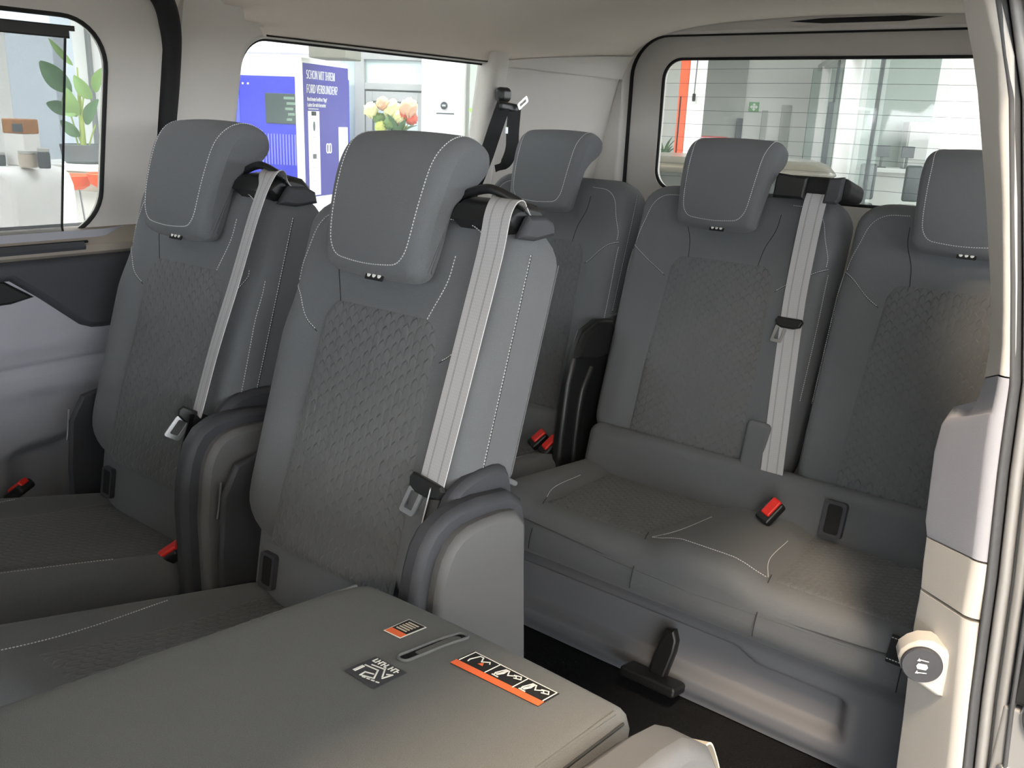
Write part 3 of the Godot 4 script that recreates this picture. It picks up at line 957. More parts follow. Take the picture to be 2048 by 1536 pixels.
func headrest(parent: Node3D, zc: float, shift: Vector2, tagged := true) -> void:
	var pr := headrest_profile()
	var m := pr.size()
	var nor := []
	for i in m:
		var d: Vector2 = (pr[(i + 1) % m] - pr[(i - 1 + m) % m]).normalized()
		nor.append(Vector2(d.y, -d.x))
	var c := Vector2(0.91, 1.08)
	var flip := 0.0
	for i in m: flip += nor[i].dot(pr[i] - c)
	if flip < 0:
		for i in m: nor[i] = -nor[i]
	var hw := 0.104
	var surf := func(k: int, z: float, off: float) -> Vector3:
		var i := (k % m + m) % m
		var wide := 0.90 + 0.12 * smoothstep(0.97, 1.14, pr[i].y)
		var h := hw * wide
		var zz := z * wide
		var bulge := 0.005 * (1 - pow(clampf(zz / h, -1, 1), 2))
		var q: Vector2 = pr[i] + nor[i] * (off + bulge - edge_drop(zz, h, 0.022) * 0.8)
		return Vector3(q.x + shift.x, q.y + shift.y, zc + zz)
	var sh := Shape.new()
	var rows := []
	for j in 29:
		var q := -1 + 2.0 * j / 28
		q = sin(q * PI / 2) * 0.8 + q * 0.2
		var row := PackedVector3Array()
		for i in m: row.append(surf.call(i, hw * q, 0.0))
		rows.append(row)
	sh.grid(rows, true)
	sh.fan(rows[0], true); sh.fan(rows[28])
	var h := part("headrest", sh.mesh(), mat.fabric, parent)
	# stitched outline of the cushioned face: down one side, along the lower edge, up the other
	var zs := 0.083
	var ctrl := []
	for k in [30, 27, 24, 20, 16, 12]: ctrl.append(Vector2(k, zs + (0.004 if k > 18 else 0.0)))
	ctrl.append_array([Vector2(8, zs), Vector2(6, zs - 0.004), Vector2(4.6, zs - 0.018), Vector2(4.2, zs - 0.04), Vector2(4, 0)])
	var lo := ctrl.duplicate()
	for i in range(lo.size() - 2, -1, -1): ctrl.append(Vector2(lo[i].x, -lo[i].y))
	var par := smooth_path(ctrl, 8)
	var line := []
	for q in par:
		var k := int(floor(q.x))
		line.append((surf.call(k, q.y, 0.0006) as Vector3).lerp(surf.call(k + 1, q.y, 0.0006), q.x - k))
	var ss := Shape.new()
	stitch_into(ss, line)
	part("stitching", ss.mesh(), mat.thread, h).set_meta("kind", "stuff")
	if tagged:
		var tg := part("care_tag", rbox(Vector3(0.003, 0.013, 0.034), 0.001), mat.matt_black, h, Transform3D(Basis(Vector3(0, 0, 1), -0.5), (surf.call(1, 0.012, 0.0005))))
		for e in [-0.010, 0.0, 0.010]:
			part("tag_mark", lathe([Vector2(0.0005, 0), Vector2(0.0036, 0), Vector2(0.0030, 0.0008), Vector2(0.0005, 0.001)], 8), mat.white_print, tg, Transform3D(Basis(Vector3(0, 0, 1), PI / 2), Vector3(-0.0016, 0, e)))
	for s in [-0.055, 0.055]:
		part("post", tube([Vector3(0.945 + shift.x, 1.10 + shift.y, zc + s), Vector3(0.942 + shift.x, 1.03 + shift.y, zc + s)], 0.005, 10), mat.chrome, parent)
		part("post_collar", lathe([Vector2(0.006, 0), Vector2(0.013, 0), Vector2(0.014, 0.010), Vector2(0.010, 0.016), Vector2(0.006, 0.017)], 16), mat.black_plastic, parent, at(0.943 + shift.x, 1.055 + shift.y, zc + s))

func seat_back(t: Node3D, o: Dictionary) -> void:
	var place := back_place(o)
	var front := back_front(o)
	var dims := {"hw": o.hw, "v0": o.ybot, "v1": o.ytop, "t": o.t, "rs": 0.03, "rt": 0.06, "rb": 0.07, "rc": 0.06}
	part("backrest", pad_shape(dims, front, place).mesh(), mat.fabric, t)
	var surf := func(u: float, y: float, lift: float):
		var h: float = o.hw
		if y > o.ytop - 0.06: h -= 0.06 * (1 - sqrt(maxf(0, 1 - pow((y - o.ytop + 0.06) / 0.06, 2))))
		return place.call(u, y, front.call(u, y) - edge_drop(u, h, 0.03) + lift)
	var it: float = o.instop
	var half := func(y: float):
		var k := 1.0
		if y > it - 0.05: k = sqrt(maxf(0, 1 - pow((y - it + 0.05) / 0.05, 2)))
		return o.ins - 0.05 * (1 - k) + 0.012 * smoothstep(0.85, 0.6, y)
	part("backrest_insert", patch(half, o.ybot + 0.01, it, surf, 0.004), mat.quilt, t, Transform3D(), "quilted centre panel")
	# seams and contrast stitching
	var seams := Shape.new()
	var threads := Shape.new()
	for s in [-1.0, 1.0]:
		var belted: bool = o.get("side", 0.0) == s and o.hw < 0.21
		var fine := []
		for q in smooth_path([Vector2(0.112, 1.0), Vector2(0.108, 0.965), Vector2(0.092, 0.925), Vector2(0.085, it - 0.01)], 6): fine.append(surf.call(q.x * s, q.y, 0.0002))
		if belted: stitch_into(threads, fine)
		else: seams.add(tube_shape(fine, 0.0008, 5))
		var diag := []
		for q in smooth_path([Vector2(o.hw - (0.03 if belted else 0.006), it + 0.006), Vector2(o.hw - 0.03, it - 0.008), Vector2(o.ins + 0.03, it - 0.040), Vector2(o.ins + 0.006, it - 0.055)], 6): diag.append(surf.call(q.x * s, q.y, 0.0006))
		stitch_into(threads, diag)
		seams.add(tube_shape(diag.map(func(e): return e + Vector3(0.0004, -0.0016, 0)), 0.0009, 5))
		var shoulder := []
		for q in smooth_path([Vector2(o.hw - 0.11, o.ytop - 0.030), Vector2(o.hw - 0.065, o.ytop - 0.034), Vector2(o.hw - 0.038, o.ytop - 0.055), Vector2(o.hw - 0.024, o.ytop - 0.095), Vector2(o.hw - 0.012, it + 0.03), Vector2(o.hw - 0.010, it + 0.006)], 7): shoulder.append(surf.call(q.x * s, q.y, 0.0006))
		if belted:
			shoulder = []
			for q in smooth_path([Vector2(0.085, 1.046), Vector2(0.125, 1.043), Vector2(0.165, 1.026)], 7): shoulder.append(surf.call(q.x * s, q.y, 0.0006))
		stitch_into(threads, shoulder)
		var y_stitch := true
		var lower := []
		for q in smooth_path([Vector2(o.hw - 0.004, it - 0.005), Vector2(o.hw - 0.002, it - 0.05), Vector2(o.hw - 0.001, 0.75), Vector2(o.hw - 0.001, 0.62)], 6): lower.append(surf.call(q.x * s, q.y, 0.0006))
		if y_stitch and not (belted and o.zc > -1.0): stitch_into(threads, lower)
	if o.get("side", 0.0) != 0.0:
		var s: float = o.side
		var mid := []; var rear := []; var hem := []
		for i in 20:
			var y := lerpf(1.02, 0.735, i / 19.0)
			mid.append(place.call((o.hw + 0.0006) * s, y, -0.034))
			rear.append(place.call((o.hw - 0.001) * s, y, -o.t + 0.014))
		for i in 9: hem.append(place.call((o.hw + 0.003) * s, 0.735 - 0.01 * absf(i - 4.0) / 4, lerpf(-0.02, -o.t + 0.005, i / 8.0)))
		stitch_into(threads, mid)
		seams.add(tube_shape(mid.map(func(e): return e + Vector3(0.0016, 0, 0)), 0.0008, 5))
		part("side_piping", tube(rear, 0.0012, 6), mat.fabric, t)
		part("side_hem", tube(hem, 0.004, 8), mat.fabric, t)
	part("seams", seams.mesh(), mat.seam, t).set_meta("kind", "stuff")
	part("stitching", threads.mesh(), mat.thread, t).set_meta("kind", "stuff")

func anchor_slot(t: Node3D, at_place: Transform3D) -> void:   # child-seat anchor, opening towards local +z
	var f := part("anchor_slot", ring_slab(rloop(-0.017, 0.017, -0.029, 0.029, 0.006, 4, 2), rloop(-0.011, 0.011, -0.023, 0.023, 0.004, 4, 2), func(q, d): return Vector3(q.x, q.y, -d), 0.014, 0.002).mesh(), mat.charcoal_plastic, t, at_place)
	part("slot_well", rbox(Vector3(0.026, 0.050, 0.004), 0.001), mat.matt_black, f, at(0, 0, -0.004))

func side_polys() -> Array:
	var light := [Vector2(0.70, 0.12), Vector2(0.703, 0.56), Vector2(0.711, 0.621), Vector2(0.716, 0.644), Vector2(0.724, 0.663), Vector2(0.735, 0.677), Vector2(0.750, 0.687), Vector2(0.77, 0.692), Vector2(0.80, 0.692), Vector2(0.839, 0.688), Vector2(0.868, 0.681), Vector2(0.886, 0.662), Vector2(0.905, 0.40), Vector2(0.91, 0.12)]
	var dark := [Vector2(0.675, 0.12), Vector2(0.68, 0.58), Vector2(0.684, 0.618), Vector2(0.692, 0.652), Vector2(0.703, 0.680), Vector2(0.720, 0.700), Vector2(0.745, 0.711), Vector2(0.775, 0.714), Vector2(0.81, 0.713), Vector2(0.875, 0.702), Vector2(0.905, 0.680), Vector2(0.915, 0.64), Vector2(0.925, 0.12)]
	return [light, dark]

func row_two_seat(label: String, zc: float, dx: float) -> Node3D:
	var t := thing("passenger_seat", label, "seat", Transform3D(), "upright second row seats")
	var o := {"zc": zc, "hw": 0.205, "ins": 0.118, "instop": 0.918, "x0": 0.771 + dx, "yref": 0.592, "s": 0.31, "ytop": 1.068, "ybot": 0.535, "t": 0.118, "bolster": 0.016, "side": 1.0}
	seat_back(t, o)
	headrest(t, zc - 0.002, Vector2(dx, 0))
	# cushion, tilted up towards the front, with a quilted middle
	var cp := func(u: float, v: float, w: float): return Vector3(0.80 + dx - v * 0.966 - w * 0.24, 0.425 + v * 0.25 + w * 0.966, zc + u)
	var cf := func(u: float, v: float): return 0.022 * smoothstep(0.115, 0.175, absf(u)) + 0.006
	part("cushion", pad_shape({"hw": 0.205, "v0": 0.0, "v1": 0.50, "t": 0.13, "rs": 0.04, "rt": 0.06, "rb": 0.04, "rc": 0.04}, cf, cp).mesh(), mat.fabric, t)
	var cs := func(u: float, v: float, l: float): return cp.call(u, v, cf.call(u, v) + l)
	part("cushion_insert", patch(func(v): return 0.118 + 0.03 * smoothstep(0.30, 0.0, v), 0.03, 0.42, cs, 0.004), mat.quilt, t)
	var st2 := Shape.new()
	for s in [-1.0, 1.0]:
		var l := []
		for i in 16: l.append(cs.call((0.165 - 0.03 * sin(i / 15.0 * PI / 2)) * s, lerpf(0.20, 0.46, i / 15.0), 0.0006))
		stitch_into(st2, l)
	part("cushion_stitching", st2.mesh(), mat.thread, t).set_meta("kind", "stuff")
	# the strip of upholstery between cushion and backrest, with two anchors
	var lb := Transform3D(Basis(Vector3(0, 0, 1), -0.17), Vector3(0.802 + dx, 0.49, zc))
	part("lower_back", rbox(Vector3(0.07, 0.17, 0.40), 0.03, 4), mat.fabric, t, lb)
	for s in [-0.148, 0.148]:
		anchor_slot(t, Transform3D(Basis(Vector3(0, 0, 1), Vector3.UP, Vector3(-1, 0, 0)) , Vector3(0.757 + dx, 0.490, zc + s)) * Transform3D(Basis(Vector3.RIGHT, -0.17)))
	var sp2 := side_polys()
	part("inner_cover", extrude(sp2[1], 0.034, 0.010), mat.charcoal_plastic, t, at(dx, 0, zc + 0.222))
	part("side_cover", extrude(sp2[0], 0.030, 0.009), mat.cover_plastic, t, at(dx, 0, zc + 0.242), "grey plastic recliner cover")
	part("hinge_plate", extrude([Vector2(0.722, 0.12), Vector2(0.726, 0.50), Vector2(0.738, 0.60), Vector2(0.765, 0.645), Vector2(0.82, 0.655), Vector2(0.88, 0.60), Vector2(0.90, 0.12)], 0.014, 0.005), mat.charcoal_plastic, t, at(dx, 0, zc - 0.226))
	part("hinge_rod", tube([Vector3(0.733 + dx, 0.56, zc - 0.233), Vector3(0.738 + dx, 0.585, zc - 0.233), Vector3(0.741 + dx, 0.62, zc - 0.230)], 0.0018, 6), mat.chrome, t)
	part("recliner_cover", extrude(smooth_path([Vector2(0.745, 0.60), Vector2(0.765, 0.69), Vector2(0.79, 0.724), Vector2(0.84, 0.735), Vector2(0.895, 0.724), Vector2(0.91, 0.66), Vector2(0.90, 0.60)], 4), 0.026, 0.009), mat.charcoal_plastic, t, at(dx, 0, zc + 0.204))
	part("pedestal", rbox(Vector3(0.40, 0.30, 0.36), 0.03), mat.matt_black, t, at(0.60 + dx, 0.21, zc))
	# belt outlet on the shoulder
	var g := part("belt_guide", extrude([Vector2(0.893, 1.052), Vector2(0.900, 1.064), Vector2(0.918, 1.074), Vector2(0.945, 1.077), Vector2(0.975, 1.070), Vector2(0.990, 1.056), Vector2(0.990, 1.036), Vector2(0.965, 1.026), Vector2(0.92, 1.032)], 0.100, 0.010), mat.black_plastic, t, at(dx, 0, zc + 0.143))
	part("guide_lip", extrude([Vector2(0.908, 1.034), Vector2(0.930, 1.062), Vector2(0.965, 1.060), Vector2(0.986, 1.050), Vector2(0.990, 1.032), Vector2(0.945, 1.028)], 0.016, 0.006), mat.charcoal_plastic, g, at(0.0, -0.001, 0.058))
	part("guide_loop", tube(smooth_path([Vector3(0.925, 1.062, -0.075), Vector3(0.928, 1.078, -0.050), Vector3(0.925, 1.089, -0.015), Vector3(0.922, 1.090, 0.010), Vector3(0.925, 1.080, 0.040), Vector3(0.935, 1.070, 0.052)], 6), 0.0065, 8), mat.black_plastic, g)
	return t

func build_seats() -> void:
	row_two_seat("upright charcoal cloth seat between the window seat and the folded seat", -0.895, 0.0)
	row_two_seat("upright charcoal cloth seat beside the sunblind window", -1.395, 0.012)
	row_two_seat("unseen front seat added for shade ahead of the open sliding doorway", -0.46, -1.22)  # out of view, added so its shade falls on the lower cabin
	row_two_seat("unseen front seat added for shade ahead of the sunblind window", -1.36, -1.22)  # likewise unseen, added to hold light off the rear cushions


func build_folded_seat() -> void:
	var t := thing("folded_seat", "charcoal seat folded flat, its carpeted back carrying warning labels", "seat")
	var zc := -0.518
	var cp := func(u: float, v: float, w: float): return Vector3(0.678 - v * 0.9917 + w * 0.129, 0.6475 + v * 0.129 + w * 0.9917, zc + u)
	var flat := func(u: float, v: float): return 0.004 * (1 - pow(u / 0.186, 2)) - 0.012 * pow(clampf((0.10 - v) / 0.10, 0, 1), 2)
	part("backrest", pad_shape({"hw": 0.186, "v0": 0.0, "v1": 0.56, "t": 0.115, "rs": 0.016, "rt": 0.05, "rb": 0.045, "rc": 0.035, "nu": 30}, flat, cp).mesh(), mat.back_felt, t)
	var on := func(q: Vector2, l: float): return cp.call(q.y - zc, (0.678 - q.x) / 0.9917, flat.call(q.y - zc, (0.678 - q.x) / 0.9917) + l)   # q = (x, z)
	# welts along the sides
	for s in [-1.0, 1.0]:
		var a := []
		for i in 30: a.append(cp.call(0.176 * s, lerpf(0.05, 0.51, i / 29.0), -0.0030))
		part("side_welt", tube(a, 0.0026, 6), mat.back_felt, t)
		for k in 3:
			var b := []
			for i in 30: b.append(cp.call((0.1848 + 0.0008 * minf(k, 1)) * s, lerpf(0.045, 0.51, i / 29.0), -0.012 - 0.021 * k))
			part("side_seam", tube(b, 0.0014, 6), mat.seam, t)
	part("cushion", pad_shape({"hw": 0.160, "v0": 0.0, "v1": 0.46, "t": 0.12, "rs": 0.03, "rt": 0.05, "rb": 0.03, "rc": 0.03, "nu": 20, "nv": 20}, func(u, v): return 0.0, func(u, v, w): return Vector3(0.66 - v * 0.98, 0.475 + v * 0.16 + w, zc + u)).mesh(), mat.fabric, t)
	part("pedestal", rbox(Vector3(0.40, 0.32, 0.30), 0.03), mat.matt_black, t, at(0.46, 0.22, zc))
	# pull slot with a raised rim
	var slot := []
	for q in rloop(-0.047, 0.047, -0.0065, 0.0065, 0.0064, 5, 4): slot.append(Vector2(0.583 + q.x * cos(0.06), -0.5295 + q.y + q.x * 0.05))
	part("pull_slot", tube(slot.map(func(q): return on.call(q, 0.001)), 0.0017, 6, true), mat.back_felt, t)
	var pool := Shape.new()
	blot(pool, slot, on, 0.0006)
	part("slot_floor", pool.mesh(), mat.carpet, t)
	# first label: dark with white edge and an orange end
	var l1 := Shape.new(); blot(l1, [Vector2(0.566, -0.5855), Vector2(0.606, -0.5875), Vector2(0.6065, -0.562), Vector2(0.5665, -0.562)], on, 0.0012)
	var lab := part("warning_label", l1.mesh(), mat.white_print, t, Transform3D(), "small black and orange label with white border")
	l1 = Shape.new(); blot(l1, [Vector2(0.577, -0.584), Vector2(0.6045, -0.586), Vector2(0.605, -0.5635), Vector2(0.577, -0.5635)], on, 0.0016)
	part("label_field", l1.mesh(), mat.matt_black, lab)
	l1 = Shape.new(); blot(l1, [Vector2(0.5675, -0.5843), Vector2(0.577, -0.5845), Vector2(0.577, -0.563), Vector2(0.568, -0.563)], on, 0.0016)
	part("label_stripe", l1.mesh(), mat.orange_print, lab)
	l1 = Shape.new()
	for k in 5: stroke(l1, [Vector2(0.581 + 0.0045 * k, -0.580), Vector2(0.581 + 0.0045 * k, -0.568)], 0.0022, on, 0.0020)
	part("label_print", l1.mesh(), mat.tan, lab)
	# second label: grey patch with a white belt pictogram and the word above it
	l1 = Shape.new(); blot(l1, [Vector2(0.482, -0.551), Vector2(0.522, -0.551), Vector2(0.523, -0.5095), Vector2(0.480, -0.5095)], on, 0.0012)
	lab = part("belt_label", l1.mesh(), mat.charcoal_plastic, t, Transform3D(), "dark sewn patch with white pictogram and lettering")
	l1 = Shape.new()
	stroke(l1, [Vector2(0.503, -0.545), Vector2(0.505, -0.530), Vector2(0.492, -0.522), Vector2(0.487, -0.535), Vector2(0.494, -0.536), Vector2(0.497, -0.528)], 0.0016, on, 0.0018)
	stroke(l1, [Vector2(0.508, -0.541), Vector2(0.511, -0.527), Vector2(0.500, -0.519)], 0.0016, on, 0.0018)
	stroke(l1, [Vector2(0.498, -0.517), Vector2(0.509, -0.515), Vector2(0.506, -0.519)], 0.0016, on, 0.0018)
	for k in 4: stroke(l1, [Vector2(0.4865 + 0.001 * k, -0.531 + 0.005 * k), Vector2(0.487 + 0.001 * k, -0.529 + 0.005 * k)], 0.0016, on, 0.0018)
	stroke(l1, [Vector2(0.490, -0.545), Vector2(0.499, -0.545)], 0.0035, on, 0.0018)
	part("pictogram", l1.mesh(), mat.white_print, lab)
	l1 = Shape.new()
	for k in 8:
		var z := -0.546 + 0.0038 * k + (0.002 if k > 4 else 0.0)
		stroke(l1, [Vector2(0.5135, z), Vector2(0.5195, z)], 0.0013, on, 0.0018)
		if k % 2 == 0: stroke(l1, [Vector2(0.5135 + 0.006 * (k % 4) / 2.0, z), Vector2(0.5135 + 0.006 * (k % 4) / 2.0, z + 0.0025)], 0.0013, on, 0.0018)
		else: stroke(l1, [Vector2(0.5165, z), Vector2(0.5165, z + 0.0022)], 0.0013, on, 0.0018)
	part("lettering", l1.mesh(), mat.white_print, lab)
	# third label: three pictures over an orange stripe
	l1 = Shape.new(); blot(l1, [Vector2(0.569, -0.4955), Vector2(0.607, -0.4955), Vector2(0.6095, -0.392), Vector2(0.5745, -0.392)], on, 0.0012)
	lab = part("folding_label", l1.mesh(), mat.matt_black, t, Transform3D(), "long label with three white seat drawings above an orange stripe")
	l1 = Shape.new(); blot(l1, [Vector2(0.569, -0.4955), Vector2(0.5785, -0.4955), Vector2(0.584, -0.392), Vector2(0.5745, -0.392)], on, 0.0016)
	part("label_stripe", l1.mesh(), mat.orange_print, lab)
	l1 = Shape.new()
	stroke(l1, [Vector2(0.580, -0.493), Vector2(0.605, -0.493), Vector2(0.608, -0.394), Vector2(0.585, -0.394)], 0.0010, on, 0.0018)
	for z in [-0.461, -0.427]: stroke(l1, [Vector2(0.581, z), Vector2(0.606, z)], 0.0010, on, 0.0018)
	for k in 3:
		var z0: float = -0.488 + 0.033 * k
		stroke(l1, [Vector2(0.585, z0 + 0.002), Vector2(0.589, z0 + 0.001), Vector2(0.602, z0 + 0.004), Vector2(0.602, z0 + 0.008), Vector2(0.594, z0 + 0.012), Vector2(0.600, z0 + 0.018), Vector2(0.597, z0 + 0.020)], 0.0013, on, 0.0018)
		if k > 0:
			stroke(l1, [Vector2(0.588, z0 + 0.004), Vector2(0.594, z0 + 0.006), Vector2(0.600, z0 + 0.006)], 0.0030, on, 0.0018)
			stroke(l1, [Vector2(0.600, z0 + 0.016), Vector2(0.603, z0 + 0.022), Vector2(0.598, z0 + 0.025), Vector2(0.595, z0 + 0.019)], 0.0013, on, 0.0018)
			stroke(l1, [Vector2(0.584, z0 + 0.001), Vector2(0.584, z0 + 0.007)], 0.0016, on, 0.0018)
	part("seat_drawings", l1.mesh(), mat.white_print, lab)
	l1 = Shape.new(); blot(l1, [Vector2(0.588, -0.476), Vector2(0.594, -0.473), Vector2(0.588, -0.470)], on, 0.0018)
	part("warning_sign", l1.mesh(), mat.orange_print, lab)
	# plastic side cover on the door side, with its strap
	part("side_cover", extrude([Vector2(0.30, 0.14), Vector2(0.30, 0.70), Vector2(0.40, 0.712), Vector2(0.503, 0.700), Vector2(0.60, 0.682), Vector2(0.64, 0.670), Vector2(0.672, 0.648), Vector2(0.700, 0.625), Vector2(0.718, 0.600), Vector2(0.728, 0.575), Vector2(0.733, 0.546), Vector2(0.742, 0.14)], 0.055, 0.014), mat.cover_plastic, t, at(-0.012, -0.010, -0.286), "grey plastic recliner cover")
	part("pull_strap", ribbon(smooth_path([Vector3(0.700, 0.594, -0.292), Vector3(0.720, 0.590, -0.292), Vector3(0.736, 0.566, -0.291), Vector3(0.758, 0.523, -0.290), Vector3(0.78, 0.48, -0.290)], 4), Vector3(0, 0.3, 1), 0.022, 0.002), mat.tan, t)


func build_bench() -> void:
	# third row: a double seat nearest the doorway and a single one by the far wall
	var mid := {"zc": -0.852, "hw": 0.244, "ins": 0.130, "instop": 0.893, "x0": 1.765, "yref": 0.42, "s": 0.29, "ytop": 1.052, "ybot": 0.425, "t": 0.11, "bolster": 0.018}
	var near := mid.duplicate(); near.zc = -0.358; near.hw = 0.226
	var far := mid.duplicate(); far.zc = -1.352; far.side = 1.0; far.hw = 0.222
	var t := thing("double_rear_seat", "charcoal cloth double seat with two headrests before the heated window", "seat")
	seat_back(t, mid); seat_back(t, near)
	headrest(t, -0.862, Vector2(1.003, 0.0)); headrest(t, -0.352, Vector2(1.003, 0.0))
	rear_cushion(t, -1.095, -0.128, [-0.852, -0.358])
	for z in [-0.470, -0.245]:
		anchor_slot(t, Transform3D(Basis(Vector3(0, 0, 1), Vector3.UP, Vector3(-1, 0, 0)), Vector3(1.706, 0.430, z)) * Transform3D(Basis(Vector3.RIGHT, -0.25) * Basis.from_scale(Vector3.ONE * 1.3)))
	part("hinge_block", rbox(Vector3(0.05, 0.15, 0.055), 0.012), mat.fabric, t, Transform3D(Basis(Vector3(0, 0, 1), -0.25), Vector3(1.778, 0.495, -0.672)))
	var pull := part("pull_loop", rbox(Vector3(0.006, 0.045, 0.05), 0.002), mat.webbing_black, t, Transform3D(Basis(Vector3(0, 0, 1), -0.5), Vector3(1.368, 0.392, -0.235)))
	var ps := Shape.new()
	for y in [-0.017, 0.017]: stitch_into(ps, [Vector3(-0.0036, y, -0.024), Vector3(-0.0036, y, 0.024)], 0.0046, 0.0033, 0.0008)
	part("loop_stitching", ps.mesh(), mat.thread, pull).set_meta("kind", "stuff")
	# belt outlet between the two backs
	var g := part("belt_guide", rbox(Vector3(0.12, 0.042, 0.14), 0.016, 3), mat.matt_black, t, Transform3D(Basis(Vector3(0, 0, 1), -0.2), Vector3(1.975, 1.058, -0.668)))
	part("guide_tab", extrude([Vector2(-0.034, -0.022), Vector2(0.034, -0.022), Vector2(0.036, 0.024), Vector2(-0.030, 0.030), Vector2(-0.034, 0.02)], 0.016, 0.005), mat.black_plastic, g, Transform3D(Basis(Vector3(0, 0, 1), Vector3.UP, Vector3(-1, 0, 0)), Vector3(-0.066, -0.01, -0.052)))
	part("guide_tab", extrude([Vector2(-0.018, -0.026), Vector2(0.010, -0.026), Vector2(0.018, -0.016), Vector2(0.018, 0.03), Vector2(-0.014, 0.026)], 0.016, 0.005), mat.charcoal_plastic, g, Transform3D(Basis(Vector3(0, 0, 1), Vector3.UP, Vector3(-1, 0, 0)), Vector3(-0.066, -0.01, 0.042)))
	var f := thing("single_rear_seat", "charcoal cloth single seat in the corner under the pillar belt", "seat")
	seat_back(f, far)
	headrest(f, -1.348, Vector2(1.003, 0.0), false)
	rear_cushion(f, -1.615, -1.115, [-1.352])
	part("hinge_cover", extrude([Vector2(1.655, 0.36), Vector2(1.66, 0.45), Vector2(1.678, 0.58), Vector2(1.70, 0.65), Vector2(1.735, 0.705), Vector2(1.79, 0.722), Vector2(1.87, 0.712), Vector2(1.89, 0.60), Vector2(1.85, 0.36)], 0.030, 0.010), mat.black_plastic, f, at(0, 0, -1.122))
	part("hinge_cap", extrude([Vector2(1.70, 0.645), Vector2(1.735, 0.70), Vector2(1.79, 0.718), Vector2(1.86, 0.708), Vector2(1.875, 0.63), Vector2(1.78, 0.628)], 0.022, 0.008), mat.matt_black, f, at(-0.005, 0, -1.108))
	part("hinge_rod", tube(smooth_path([Vector3(1.77, 0.61, -1.108), Vector3(1.735, 0.55, -1.108), Vector3(1.72, 0.46, -1.108), Vector3(1.715, 0.38, -1.108)], 6), 0.010, 10), mat.black_plastic, f)

